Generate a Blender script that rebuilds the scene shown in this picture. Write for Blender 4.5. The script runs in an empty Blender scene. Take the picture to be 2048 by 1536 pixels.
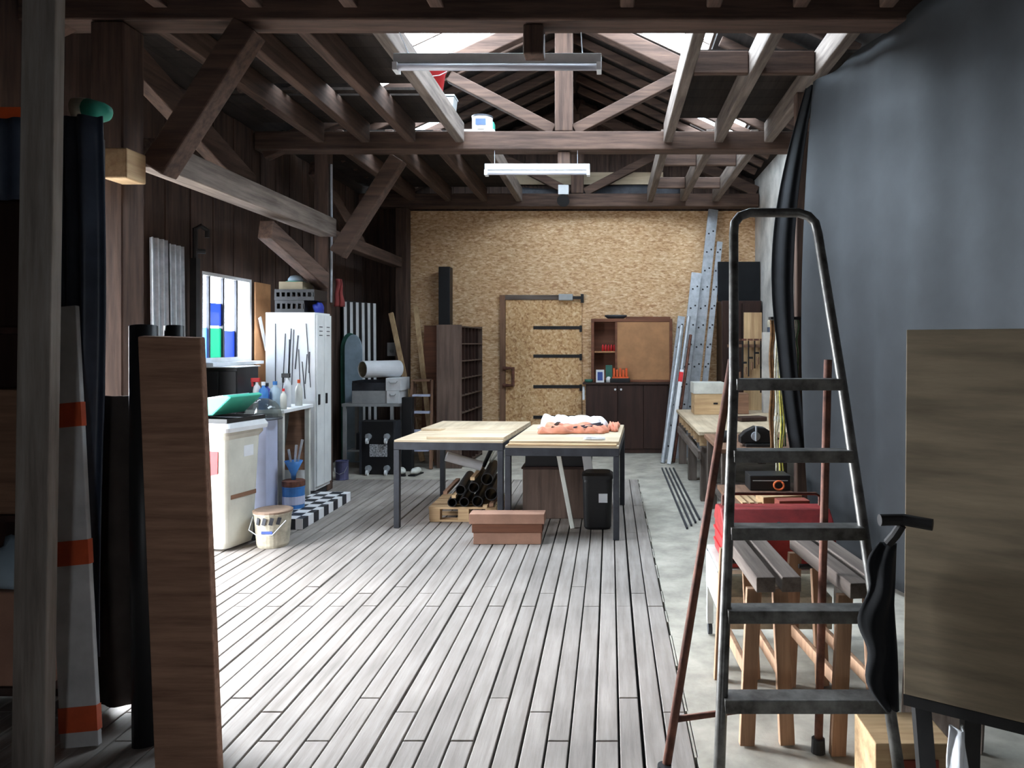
import bpy, bmesh, math, random
from mathutils import Vector, Matrix, Euler
random.seed(7)
C = bpy.context.scene.collection
S = bpy.context.scene
R = math.radians
# ------------------------------------------------------------------ camera, sky, exposure
H = 1.48
cd = bpy.data.cameras.new('camera')
cam = bpy.data.objects.new('camera', cd); C.objects.link(cam)
cam.location = (0, 0, H); cam.rotation_euler = (R(90), 0, 0)
cd.sensor_width = 36; cd.lens = 1500/2048*36
cd.shift_x = -196/2048; cd.shift_y = -80/2048
cd.clip_start = .05; cd.clip_end = 200
S.camera = cam
w = bpy.data.worlds.new('sky'); S.world = w; w.use_nodes = True
wn = w.node_tree; bg = wn.nodes['Background']
bg.inputs[0].default_value = (.88, .94, 1.0, 1)
# overcast sky, brightest low on the side where the sun stands behind haze
tc_ = wn.nodes.new('ShaderNodeTexCoord'); dt_ = wn.nodes.new('ShaderNodeVectorMath'); dt_.operation = 'DOT_PRODUCT'
dt_.inputs[1].default_value = Vector((-.80, .52, .30)).normalized()
mx_ = wn.nodes.new('ShaderNodeMapRange'); mx_.inputs[1].default_value = math.cos(R(34)); mx_.inputs[2].default_value = math.cos(R(8)); mx_.clamp = True; mx_.interpolation_type = 'SMOOTHSTEP'
ms_ = wn.nodes.new('ShaderNodeMath'); ms_.operation = 'MULTIPLY_ADD'; ms_.inputs[1].default_value = 120.0; ms_.inputs[2].default_value = 27.0
for a_, b_ in ((tc_.outputs['Generated'], dt_.inputs[0]), (dt_.outputs['Value'], mx_.inputs[0]), (mx_.outputs[0], ms_.inputs[0]), (ms_.outputs[0], bg.inputs[1])): wn.links.new(a_, b_)
def portal(name, loc, rot, sx, sy):
    l = bpy.data.lights.new(name, 'AREA'); l.shape = 'RECTANGLE'; l.size = sx; l.size_y = sy
    l.cycles.is_portal = True
    o = bpy.data.objects.new(name, l); C.objects.link(o); o.location = loc; o.rotation_euler = rot
S.view_settings.view_transform = 'Standard'; S.view_settings.look = 'None'
S.view_settings.exposure = 0.0; S.view_settings.gamma = 1.0
S.cycles.use_denoising = True
S.cycles.max_bounces = 12; S.cycles.diffuse_bounces = 6; S.cycles.transparent_max_bounces = 12
S.cycles.sample_clamp_indirect = 8.0
def fx(u, Y): return (u-1220)/1500*Y          # metres across at depth Y for a bearing read off the photo
def fz(v, Y): return H-(v-688)/1500*Y         # metres up at depth Y
def at(u, v, Y): return Vector((fx(u, Y), Y, fz(v, Y)))
# ------------------------------------------------------------------ materials
def lin(c): return tuple((x/12.92 if x <= .04045 else ((x+.055)/1.055)**2.4) for x in [k/255 for k in c]) + (1,)
def base_mat(name):
    m = bpy.data.materials.new(name); m.use_nodes = True
    nt = m.node_tree; b = nt.nodes['Principled BSDF']
    return m, nt, b
def mat(name, c, rough=.6, metal=0, var=.18, scale=6, bump=.0, stretch=(1,1,1), c2=None, spec=.4, detail=6):
    """plain surface with procedural wear: noise mixes two tones"""
    m, nt, b = base_mat(name)
    tc = nt.nodes.new('ShaderNodeTexCoord'); mp = nt.nodes.new('ShaderNodeMapping')
    mp.inputs['Scale'].default_value = stretch
    n = nt.nodes.new('ShaderNodeTexNoise'); n.inputs['Scale'].default_value = scale; n.inputs['Detail'].default_value = detail
    n.inputs['Roughness'].default_value = .6
    r = nt.nodes.new('ShaderNodeValToRGB')
    a = lin(c); d = lin(c2) if c2 else tuple(x*(1-2*var) for x in a[:3])+(1,)
    hi = a if c2 else tuple(min(1, x*(1+var)) for x in a[:3])+(1,)
    r.color_ramp.elements[0].color = d; r.color_ramp.elements[0].position = .32
    r.color_ramp.elements[1].color = hi; r.color_ramp.elements[1].position = .66
    L = nt.links.new
    L(tc.outputs['Object'], mp.inputs[0]); L(mp.outputs[0], n.inputs[0]); L(n.outputs[0], r.inputs[0]); L(r.outputs[0], b.inputs['Base Color'])
    b.inputs['Roughness'].default_value = rough; b.inputs['Metallic'].default_value = metal
    b.inputs['Specular IOR Level'].default_value = spec
    if bump:
        bp = nt.nodes.new('ShaderNodeBump'); bp.inputs['Strength'].default_value = bump; bp.inputs['Distance'].default_value = .01
        L(n.outputs[0], bp.inputs['Height']); L(bp.outputs[0], b.inputs['Normal'])
    return m
def wood(name, c, c2, axis='Z', scale=9, rough=.75, bump=.25, island=.35):
    """grain stretched along an axis; every board of the mesh gets its own tone"""
    m, nt, b = base_mat(name); L = nt.links.new
    tc = nt.nodes.new('ShaderNodeTexCoord'); mp = nt.nodes.new('ShaderNodeMapping')
    st = {'X': (.07,1,1), 'Y': (1,.07,1), 'Z': (1,1,.07)}[axis]
    mp.inputs['Scale'].default_value = st
    n = nt.nodes.new('ShaderNodeTexNoise'); n.inputs['Scale'].default_value = scale*2.5; n.inputs['Detail'].default_value = 8; n.inputs['Roughness'].default_value = .65
    n2 = nt.nodes.new('ShaderNodeTexNoise'); n2.inputs['Scale'].default_value = 2.2; n2.inputs['Detail'].default_value = 5
    r = nt.nodes.new('ShaderNodeValToRGB')
    r.color_ramp.elements[0].color = lin(c2); r.color_ramp.elements[0].position = .3
    r.color_ramp.elements[1].color = lin(c); r.color_ramp.elements[1].position = .62
    g = nt.nodes.new('ShaderNodeNewGeometry')
    ml = nt.nodes.new('ShaderNodeMath'); ml.operation = 'MULTIPLY_ADD'; ml.inputs[1].default_value = island; ml.inputs[2].default_value = 1-island*.5
    ad = nt.nodes.new('ShaderNodeMath'); ad.operation = 'MULTIPLY_ADD'; ad.inputs[1].default_value = .8; ad.inputs[2].default_value = .6
    mu = nt.nodes.new('ShaderNodeMath'); mu.operation = 'MULTIPLY'
    hs = nt.nodes.new('ShaderNodeHueSaturation')
    L(tc.outputs['Object'], mp.inputs[0]); L(mp.outputs[0], n.inputs[0]); L(n.outputs[0], r.inputs[0])
    L(tc.outputs['Object'], n2.inputs[0]); L(n2.outputs[0], ad.inputs[0])
    L(g.outputs['Random Per Island'], ml.inputs[0]); L(ml.outputs[0], mu.inputs[0]); L(ad.outputs[0], mu.inputs[1])
    L(mu.outputs[0], hs.inputs['Value']); L(r.outputs[0], hs.inputs['Color']); L(hs.outputs[0], b.inputs['Base Color'])
    b.inputs['Roughness'].default_value = rough; b.inputs['Specular IOR Level'].default_value = .3
    bp = nt.nodes.new('ShaderNodeBump'); bp.inputs['Strength'].default_value = bump; bp.inputs['Distance'].default_value = .006
    L(n.outputs[0], bp.inputs['Height']); L(bp.outputs[0], b.inputs['Normal'])
    return m
def osb(name, st=(1,1,2.4), dark=(182,136,98), mid=(212,170,126), light=(242,216,180), amount=.5):
    """strand board: two crossing layers of stretched flakes, each flake its own tone"""
    m, nt, b = base_mat(name); L = nt.links.new; N = nt.nodes.new
    tc = N('ShaderNodeTexCoord'); outs = []
    for k,(rot,sc) in enumerate(((.25,20),(-.5,26),(1.1,23))):
        mp = N('ShaderNodeMapping'); mp.inputs['Rotation'].default_value = (0,rot,0); mp.inputs['Scale'].default_value = st
        wz = N('ShaderNodeTexNoise'); wz.inputs['Scale'].default_value = 9; wz.inputs['Detail'].default_value = 2
        mx = N('ShaderNodeVectorMath'); mx.operation = 'MULTIPLY_ADD'; mx.inputs[1].default_value = (.08,.08,.08)
        v = N('ShaderNodeTexVoronoi'); v.inputs['Scale'].default_value = sc
        sp = N('ShaderNodeSeparateColor')
        L(tc.outputs['Object'], mp.inputs[0]); L(mp.outputs[0], wz.inputs[0]); L(wz.outputs['Color'], mx.inputs[0]); L(mp.outputs[0], mx.inputs[2]); L(mx.outputs[0], v.inputs[0]); L(v.outputs['Color'], sp.inputs[0])
        outs.append(sp.outputs[k])
    ad = N('ShaderNodeMath'); ad.operation = 'ADD'; L(outs[0], ad.inputs[0]); L(outs[1], ad.inputs[1])
    a2 = N('ShaderNodeMath'); a2.operation = 'ADD'; L(ad.outputs[0], a2.inputs[0]); L(outs[2], a2.inputs[1])
    sc_ = N('ShaderNodeMath'); sc_.operation = 'MULTIPLY'; sc_.inputs[1].default_value = .333; L(a2.outputs[0], sc_.inputs[0])
    r = N('ShaderNodeValToRGB'); e = r.color_ramp.elements
    e[0].color = lin(dark); e[0].position = .18; e[1].color = lin(light); e[1].position = .88
    k = e.new(.42); k.color = lin(mid); k = e.new(.68); k.color = lin(tuple((x+y)/2 for x,y in zip(mid,light)))
    L(sc_.outputs[0], r.inputs[0]); L(r.outputs[0], b.inputs['Base Color'])
    b.inputs['Roughness'].default_value = .7; b.inputs['Specular IOR Level'].default_value = .3
    bp = N('ShaderNodeBump'); bp.inputs['Strength'].default_value = .15; bp.inputs['Distance'].default_value = .003
    L(sc_.outputs[0], bp.inputs['Height']); L(bp.outputs[0], b.inputs['Normal'])
    return m
def checker(name, size, a, c):
    m, nt, b = base_mat(name)
    tc = nt.nodes.new('ShaderNodeTexCoord'); ck = nt.nodes.new('ShaderNodeTexChecker')
    ck.inputs['Scale'].default_value = 1/size; ck.inputs[1].default_value = lin(a); ck.inputs[2].default_value = lin(c)
    mp = nt.nodes.new('ShaderNodeMapping'); mp.inputs['Location'].default_value = (.003,.003,.003)
    nt.links.new(tc.outputs['Object'], mp.inputs[0]); nt.links.new(mp.outputs[0], ck.inputs[0]); nt.links.new(ck.outputs[0], b.inputs['Base Color'])
    b.inputs['Roughness'].default_value = .5
    return m
def glass(name, tint, clear=.85, rough=.05):
    m, nt, b = base_mat(name); L = nt.links.new
    t = nt.nodes.new('ShaderNodeBsdfTransparent'); t.inputs[0].default_value = lin(tint)
    tr = nt.nodes.new('ShaderNodeBsdfTranslucent'); tr.inputs[0].default_value = lin(tint)
    gl = nt.nodes.new('ShaderNodeBsdfGlossy'); gl.inputs['Roughness'].default_value = rough
    m1 = nt.nodes.new('ShaderNodeMixShader'); m1.inputs[0].default_value = clear
    m2 = nt.nodes.new('ShaderNodeMixShader'); m2.inputs[0].default_value = .05
    L(tr.outputs[0], m1.inputs[1]); L(t.outputs[0], m1.inputs[2]); L(m1.outputs[0], m2.inputs[1]); L(gl.outputs[0], m2.inputs[2])
    L(m2.outputs[0], nt.nodes['Material Output'].inputs[0]); nt.nodes.remove(b)
    return m
M = {}
M['osb'] = osb('oriented_strand_board'); M['osb_door'] = osb('strand_board_door', (1.6,1,1.6), (170,124,84), (206,162,114), (234,206,164))
M['plank'] = wood('floor_planks', (152,144,138), (124,116,110), "Y", 10, .75, .3, .16)
M['concrete'] = mat('concrete', (172,166,154), .92, var=.16, scale=5.5, bump=.7, detail=14)
M['soil'] = mat('dark_underfloor', (36,32,30), .95)
M['outside'] = mat('pale_paving', (190,186,180), .9, scale=2)
M['clad'] = wood('brown_cladding', (84,66,58), (50,40,36), 'Z', 9, .85, .3, .4)
M['roofboard'] = wood('roof_boards', (50,42,38), (28,24,22), 'Y', 9, .9, .3, .4)
M['plaster'] = mat('grey_plaster', (196,192,186), .95, var=.22, scale=2.3, bump=.25, detail=10)
M['darkwall'] = mat('dark_wall', (62,54,50), .95)
for ax in 'XYZ': M['beam'+ax] = wood('old_timber_'+ax, (92,72,62), (52,40,35), ax, 8, .85, .4, .25)
for ax in 'XYZ': M['grey'+ax] = wood('weathered_timber_'+ax, (122,110,102), (74,64,58), ax, 8, .85, .4, .25)
for ax in 'XYZ': M['pale'+ax] = wood('sawn_softwood_'+ax, (206,176,136), (160,126,92), ax, 7, .7, .2, .2)
for ax in 'XYZ': M['ply'+ax] = wood('plywood_'+ax, (204,186,160), (170,150,124), ax, 5, .65, .1, .15)
for ax in 'XYZ': M['brown'+ax] = wood('brown_wood_'+ax, (140,106,84), (98,72,58), ax, 8, .75, .3, .2)
M['darkbrown'] = wood('dark_brown_wood', (62,42,36), (40,28,25), 'Z', 6, .5, .1, .15)
M['walnut'] = wood('red_brown_wood', (128,82,60), (92,58,44), 'X', 6, .6, .1, .15)
M['trestleZ'] = wood('trestle_wood', (172,136,108), (122,92,72), 'Z', 8, .75, .3, .2)
M['trestleY'] = M['trestleZ']; M['boardZ'] = wood('worn_grey_board', (156,148,140), (108,98,90), 'Z', 8, .8, .3, .1)
M['sawn'] = wood('rough_sawn_brown', (176,136,112), (128,94,76), 'X', 14, .85, .5, .1)
M['hardboard'] = mat('hardboard', (176,128,88), .65, var=.1)
M['steel'] = mat('dark_grey_steel', (62,64,70), .5, .3, var=.15, scale=9)
M['galv'] = mat('galvanised_steel', (178,182,188), .42, .45, var=.12, scale=14)
M['oldsteel'] = mat('worn_ladder_steel', (122,120,116), .4, .35, var=.35, scale=16, c2=(64,60,57))
M['rust'] = mat('rusty_steel', (128,84,68), .7, .2, var=.3, scale=20, c2=(80,52,44))
M['black'] = mat('black_plastic', (26,26,28), .45, var=.12)
M['blackcloth'] = mat('black_cloth', (20,21,24), .95, var=.2)
M['blackiron'] = mat('black_iron', (40,38,38), .6, .3, var=.2)
M['white'] = mat('white_paint', (226,228,230), .5, var=.06)
M['offwhite'] = mat('off_white_plastic', (208,208,200), .5, var=.1)
M['locker'] = mat('locker_paint', (222,224,224), .45, var=.06, scale=4)
M['lavender'] = mat('pale_laminate', (186,190,214), .5, var=.05)
M['binbody'] = mat('bin_plastic', (206,204,192), .55, var=.08, scale=4)
M['red'] = mat('red_plastic', (206,42,46), .5, var=.1)
M['redmetal'] = mat('red_painted_steel', (158,48,48), .45, .1, var=.2, scale=12)
M['orange'] = mat('orange_plastic', (222,92,44), .5, var=.1)
M['orangeband'] = mat('orange_reflective_band', (198,84,48), .5, var=.15)
M['barrier'] = mat('white_barrier_board', (190,190,190), .6, var=.12)
M['teal'] = mat('teal_plastic', (74,186,160), .45, var=.08)
M['green'] = mat('green_board', (60,112,98), .6, var=.15)
M['paleblue'] = mat('pale_blue_board', (158,178,192), .6, var=.1)
M['blue'] = mat('blue_plastic', (62,122,190), .45, var=.15)
M['deepblue'] = mat('deep_blue_plastic', (44,58,150), .5, var=.15)
M['navy'] = mat('navy_tarpaulin', (62,70,86), .45, var=.2, scale=5)
M['curtain'] = mat('slate_curtain', (40,42,45), .8, var=.12, scale=4)
M['duskwood'] = wood('dusky_brown_wood', (104,86,76), (72,58,52), 'Z', 8, .75, .3, .2)
M['cardboard'] = mat('cardboard', (168,128,108), .85, var=.1)
M['cream'] = mat('cream_plastic', (188,180,160), .5, var=.2, scale=14)
M['peach'] = mat('peach_fabric', (224,150,124), .95, var=.12, scale=10)
M['whitecloth'] = mat('white_fabric', (232,234,240), .9, var=.05)
M['paper'] = mat('paper', (228,230,234), .8, var=.04)
M['kraft'] = mat('roll_inside', (150,138,116), .9, var=.1)
M['rope_yellow'] = mat('yellow_cord', (206,196,96), .8, var=.2, scale=40)
M['rope_white'] = mat('white_cord', (214,208,190), .8, var=.2, scale=40)
M['rope_brown'] = mat('brown_cord', (120,86,54), .8, var=.2, scale=40)
M['rope_green'] = mat('green_cord', (86,112,82), .8, var=.2, scale=40)
M['rope_orange'] = mat('orange_cord', (222,112,62), .8, var=.2, scale=40)
M['check'] = checker('black_and_white_check', .11, (236,236,238), (34,36,44))
M['pane'] = glass('clear_pane', (250,252,255), .93)
M['skypane'] = glass('skylight_sheet', (240,246,250), .85)
M['paneblue'] = glass('blue_pane', (62,78,124), .05)
M['panegreen'] = glass('green_pane', (52,116,100), .05)
M['panelight'] = glass('pale_blue_pane', (110,140,190), .2)
M['visor'] = glass('clear_plastic', (196,200,196), .75)
M['greenglass'] = glass('green_glass', (70,170,140), .3)
M['tube'] = mat('fluorescent_tube', (214,214,224), .3, var=.03)
M['fixture'] = mat('grey_fixture', (172,174,174), .45, .2, var=.1)
M['shade_label'] = mat('printed_label', (190,192,196), .6, var=.5, scale=60)
M['bluelabel'] = mat('blue_label', (62,84,150), .5, var=.1)
M['brick'] = mat('brick', (150,74,60), .9, var=.2)
# ------------------------------------------------------------------ mesh helpers
class MB:
    def __init__(s): s.bm = bmesh.new()
    def box(s, x0, x1, y0, y1, z0, z1):
        v = [s.bm.verts.new(p) for p in ((x0,y0,z0),(x1,y0,z0),(x1,y1,z0),(x0,y1,z0),(x0,y0,z1),(x1,y0,z1),(x1,y1,z1),(x0,y1,z1))]
        for f in ((3,2,1,0),(4,5,6,7),(0,1,5,4),(1,2,6,5),(2,3,7,6),(3,0,4,7)): s.bm.faces.new([v[i] for i in f])
        return s
    def obox(s, c, size, rz=0, rx=0, ry=0):
        m = Matrix.Translation(c) @ Euler((rx,ry,rz)).to_matrix().to_4x4()
        h = [k/2 for k in size]; n = len(s.bm.verts)
        s.box(-h[0],h[0],-h[1],h[1],-h[2],h[2]); s.bm.verts.ensure_lookup_table()
        for v in s.bm.verts[n:]: v.co = m @ v.co
        return s
    def bar(s, p, q, w, h, up=(0,0,1)):
        p, q = Vector(p), Vector(q); d = (q-p).normalized(); u = Vector(up)
        if abs(d.dot(u)) > .98: u = Vector((0,1,0))
        a = d.cross(u).normalized()*w/2; b = a.cross(d).normalized()*h/2
        v = [s.bm.verts.new(k) for k in (p-a-b,p+a-b,p+a+b,p-a+b,q-a-b,q+a-b,q+a+b,q-a+b)]
        for f in ((3,2,1,0),(4,5,6,7),(0,1,5,4),(1,2,6,5),(2,3,7,6),(3,0,4,7)): s.bm.faces.new([v[i] for i in f])
        return s
    def tube(s, pts, r, n=10, cap=True):
        pts = [Vector(p) for p in pts]; rings = []
        rr = r if isinstance(r, (list, tuple)) else [r]*len(pts)
        ref = None
        for i, p in enumerate(pts):
            d = (pts[min(i+1,len(pts)-1)]-pts[max(i-1,0)]).normalized()
            if ref is None:
                ref = Vector((0,0,1)) if abs(d.z) < .9 else Vector((1,0,0))
            a = d.cross(ref).normalized(); b = a.cross(d).normalized(); ref = b
            rings.append([s.bm.verts.new(p+(a*math.cos(t)+b*math.sin(t))*rr[i]) for t in [2*math.pi*k/n for k in range(n)]])
        for A, B in zip(rings, rings[1:]):
            for k in range(n): s.bm.faces.new((A[k],A[(k+1)%n],B[(k+1)%n],B[k]))
        if cap: s.bm.faces.new(rings[0][::-1]); s.bm.faces.new(rings[-1])
        return s
    def pipe(s, p, q, r, t=.006, n=18):
        p, q = Vector(p), Vector(q); d = (q-p).normalized()
        ref = Vector((0,0,1)) if abs(d.z) < .9 else Vector((1,0,0))
        a = d.cross(ref).normalized(); b = a.cross(d)
        def ring(c, rad): return [s.bm.verts.new(c+(a*math.cos(2*math.pi*k/n)+b*math.sin(2*math.pi*k/n))*rad) for k in range(n)]
        o0,o1,i0,i1 = ring(p,r),ring(q,r),ring(p,r-t),ring(q,r-t)
        for k in range(n):
            j = (k+1)%n
            s.bm.faces.new((o0[k],o0[j],o1[j],o1[k])); s.bm.faces.new((i0[j],i0[k],i1[k],i1[j]))
            s.bm.faces.new((o0[j],o0[k],i0[k],i0[j])); s.bm.faces.new((o1[k],o1[j],i1[j],i1[k]))
        return s
    def lathe(s, c, prof, n=24):
        rings = []
        for r, z in prof:
            if r < 1e-5: rings.append([s.bm.verts.new((c[0],c[1],c[2]+z))])
            else: rings.append([s.bm.verts.new((c[0]+r*math.cos(2*math.pi*k/n),c[1]+r*math.sin(2*math.pi*k/n),c[2]+z)) for k in range(n)])
        for A, B in zip(rings, rings[1:]):
            for k in range(n):
                j = (k+1)%n
                if len(A) == 1 and len(B) == 1: continue
                if len(A) == 1: s.bm.faces.new((A[0],B[k],B[j]))
                elif len(B) == 1: s.bm.faces.new((A[k],A[j],B[0]))
                else: s.bm.faces.new((A[k],A[j],B[j],B[k]))
        return s
    def poly(s, pts, ext):
        e = Vector(ext); A = [s.bm.verts.new(p) for p in pts]; B = [s.bm.verts.new(Vector(p)+e) for p in pts]
        n = len(pts); s.bm.faces.new(A[::-1]); s.bm.faces.new(B)
        for k in range(n): s.bm.faces.new((A[k],A[(k+1)%n],B[(k+1)%n],B[k]))
        return s
    def grid(s, f, nu, nv):
        g = [[s.bm.verts.new(f(i/nu, j/nv)) for j in range(nv+1)] for i in range(nu+1)]
        for i in range(nu):
            for j in range(nv): s.bm.faces.new((g[i][j],g[i+1][j],g[i+1][j+1],g[i][j+1]))
        return s
    def blob(s, c, size, seed=0, amp=.12, n=3, rz=0):
        k = len(s.bm.verts)
        bmesh.ops.create_icosphere(s.bm, subdivisions=n, radius=1)
        s.bm.verts.ensure_lookup_table(); rnd = random.Random(seed)
        ph = [(rnd.uniform(1.5,4), rnd.uniform(1.5,4), rnd.uniform(1.5,4), rnd.uniform(0,6)) for _ in range(5)]
        m = Euler((0,0,rz)).to_matrix()
        for v in s.bm.verts[k:]:
            d = 1+amp*sum(math.sin(v.co.x*a*2+v.co.y*b_*2+v.co.z*e+p) for a,b_,e,p in ph)/2
            co = v.co*d
            if co.z < -.75: co.z = -.75
            v.co = m @ Vector((co.x*size[0]/2, co.y*size[1]/2, (co.z+.75)/1.75*size[2])) + Vector(c)
        return s
    def build(s, name, m, parent=None, bevel=0, smooth=False, solid=0, sub=0, local=False):
        me = bpy.data.meshes.new(name)
        bmesh.ops.recalc_face_normals(s.bm, faces=s.bm.faces)
        root = parent
        while root is not None and root.parent is not None: root = root.parent
        if root is not None and not local:
            mw = Matrix.LocRotScale(root.location, root.rotation_euler, root.scale)
            s.bm.transform(mw.inverted())
        s.bm.to_mesh(me); s.bm.free()
        o = bpy.data.objects.new(name, me); C.objects.link(o)
        for k in (m if isinstance(m, (list,tuple)) else [m]): me.materials.append(k)
        if parent is not None: o.parent = parent
        elif not local:
            xs = [v.co for v in me.vertices]
            c = Vector(((min(v.x for v in xs)+max(v.x for v in xs))/2, (min(v.y for v in xs)+max(v.y for v in xs))/2, min(v.z for v in xs)))
            me.transform(Matrix.Translation(-c)); o.location = c
        if smooth:
            for p in me.polygons: p.use_smooth = True
        if sub:
            k = o.modifiers.new('sub', 'SUBSURF'); k.levels = sub; k.render_levels = sub
        if solid:
            k = o.modifiers.new('solid', 'SOLIDIFY'); k.thickness = solid; k.offset = 0
        if bevel:
            k = o.modifiers.new('bevel', 'BEVEL'); k.width = bevel; k.segments = 2; k.limit_method = 'ANGLE'; k.angle_limit = R(40)
        return o
def tag(o, label, cat, group=None):
    o['label'] = label; o['category'] = cat
    if group: o['group'] = group
    return o
def thing(name, label, cat, loc=(0,0,0), rz=0, group=None):
    o = bpy.data.objects.new(name, None); C.objects.link(o); o.empty_display_size = .1
    o.location = loc; o.rotation_euler = (0,0,rz)
    return tag(o, label, cat, group)
def struct(o): o['kind'] = 'structure'; return o
def copy_tree(o, parent=None):
    c = o.copy(); C.objects.link(c)
    if parent: c.parent = parent
    for ch in list(o.children): copy_tree(ch, c)
    return c
def B(x0,x1,y0,y1,z0,z1): return MB().box(x0,x1,y0,y1,z0,z1)
ORD = ['first','second','third','fourth','fifth','sixth','seventh','eighth','ninth','tenth','eleventh','twelfth','thirteenth']
# ------------------------------------------------------------------ daylight openings (sky seen through them)
XL, XR, YB, YF = -3.45, 2.05, 10.6, -1.6
RX, RZ, SL = -.45, 4.97, .467                    # ridge line and roof pitch
def rz_(x): return RZ-SL*abs(x-RX)
DOOR = (3.95, 5.3, 0, 2.3); WIN = (6.35, 7.24, 1.32, 2.1)
SKY = [(-2.0,-.85,4.62,7.75),(.0,.98,4.62,7.75),(-2.5,-2.02,7.25,9.5),(1.02,1.62,7.9,9.6)]
portal('door_daylight', (XL-.08, (DOOR[0]+DOOR[1])/2, 1.15), (0,R(-90),0), 2.3, 1.55)
portal('window_daylight', (XL-.08, 6.8, 1.71), (0,R(-90),0), .78, .89)
for i,(x0,x1,y0,y1) in enumerate(SKY):
    xm = (x0+x1)/2; sg = -1 if xm < RX else 1
    portal('skylight_daylight', (xm, (y0+y1)/2, rz_(xm)+.1), (0, math.atan(SL)*sg, 0), (x1-x0)*1.1, y1-y0)
# ------------------------------------------------------------------ floors
struct(B(-12, 3, -3, 14, -.3, -.06).build('floor_base', M['soil']))
mb = MB(); pw = .09; x = .30; joints = [-1.5, .6, 3.02, 4.46, 5.9, 7.1, 8.2]
k = 0
while x > XL:
    x0 = max(x-pw+random.choice((.003,.005,.008)), XL); ys = [YF]+[j+((-.0,.0,.12)[(k*7+i*3)%3] if (k+i)%2 else (-.22 if i%3 else 0)) for i,j in enumerate(joints[1:-1])]+[8.2]
    drop = (k*5) % 3
    ys = [y for i,y in enumerate(ys) if i in (0,len(ys)-1) or (i+k)%3 != 0 or i == 3]
    for a, b in zip(ys, ys[1:]): mb.box(x0, x-.002*(k%3), a+.003, b-.003, -.045, random.uniform(-.0025,.0))
    x -= pw; k += 1
struct(mb.build('floor', M['plank'], bevel=.003))
mb = MB().box(.312, 3, YF, 14, -.055, -.004); mb.box(XL-.1, .315, 8.21, 14, -.055, -.004)
for i in range(14):                                   # broken edge of the concrete along the last plank
    y = 2+i*.45+random.uniform(0,.25); mb.box(.304, .3155, y, y+random.uniform(.1,.4), -.05, -.004)
struct(mb.build('floor_concrete', M['concrete']))
struct(B(-12, XL-.12, -3, 14, -.055, -.02).build('floor_outside', M['outside']))
# ------------------------------------------------------------------ walls
def boards(mb, axis, a0, a1, zf, holes, pos, th, wd=.17):
    a = a0; i = 0
    while a < a1-.01:
        b = min(a+wd-.006, a1); top = zf((a+b)/2)
        cuts = sorted([(h[2],h[3]) for h in holes if h[0] < b-.004 and h[1] > a+.004]); z = 0; off = (.008 if i%2 else 0)
        for c0,c1 in cuts+[(top,None)]:
            if c0 > z+.01:
                if axis == 'Y': mb.box(pos-th, pos+off-.008, a, b, z, c0)
                else: mb.box(a, b, pos-off+.008, pos+th, z, c0)
            z = c1
        a += wd; i += 1
holes = [DOOR, WIN]
mb = MB(); boards(mb, 'Y', YF, DOOR[0], lambda y: 3.55, holes, XL, .05); boards(mb, 'Y', DOOR[0], DOOR[1], lambda y: 3.55, holes, XL, .05, .155)
boards(mb, 'Y', DOOR[1], WIN[0], lambda y: 3.55, holes, XL, .05, .175); boards(mb, 'Y', WIN[0], WIN[1], lambda y: 3.55, holes, XL, .05, .178); boards(mb, 'Y', WIN[1], YB, lambda y: 3.55, holes, XL, .05)
for y0,y1,z0,z1 in ((YF,DOOR[0],0,3.55),(DOOR[0],DOOR[1],DOOR[3],3.55),(DOOR[1],WIN[0],0,3.55),(WIN[0],WIN[1],0,WIN[2]),(WIN[0],WIN[1],WIN[3],3.55),(WIN[1],YB+.1,0,3.55)):
    mb.box(XL-.1, XL-.052, y0, y1, z0, z1)
struct(mb.build('wall_left', M['clad']))
mb = MB().box(-2.9, XR, YB, YB+.03, 0, 3.36)
o = struct(mb.build('wall_back', M['osb']))
mb = MB(); boards(mb, 'X', XL, -2.9, lambda x: 3.4, [], YB, .05)
boards(mb, 'X', -2.9, XR, lambda x: rz_(x)-.02, [(-9,9,0,3.37)], YB+.02, .05)
mb.box(XL-.1, XR+.1, YB+.075, YB+.12, 0, 3.4)
mb.poly([(XL,YB+.075,3.4),(XR,YB+.075,3.4),(XR,YB+.075,rz_(XR)),(RX,YB+.075,RZ),(XL,YB+.075,rz_(XL))], (0,.04,0))
struct(mb.build('wall_back_gable', M['clad']))
mb = MB().box(XR, XR+.12, 1.2, YB+.1, 0, 3.80)
struct(mb.build('wall_right', M['plaster']))
struct(B(XR+.6, XR+.7, YF, 1.2, 0, 3.5).box(XR+.02,XR+.7,1.14,1.2,0,3.5).build('wall_right_entrance', M['darkwall']))
FW = (-.45,.05,1.15,1.6)  # opening added in the unseen front wall to light the foreground
struct(B(XL-.1, FW[0], YF-.1, YF, 0, 5).box(FW[1],XR+.7,YF-.1,YF,0,5).box(FW[0],FW[1],YF-.1,YF,0,FW[2]).box(FW[0],FW[1],YF-.1,YF,FW[3],5).build('wall_front', M['darkwall']))
portal('added_opening_daylight', ((FW[0]+FW[1])/2, YF-.12, (FW[2]+FW[3])/2), (R(90),0,0), FW[1]-FW[0], FW[3]-FW[2])
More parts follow.
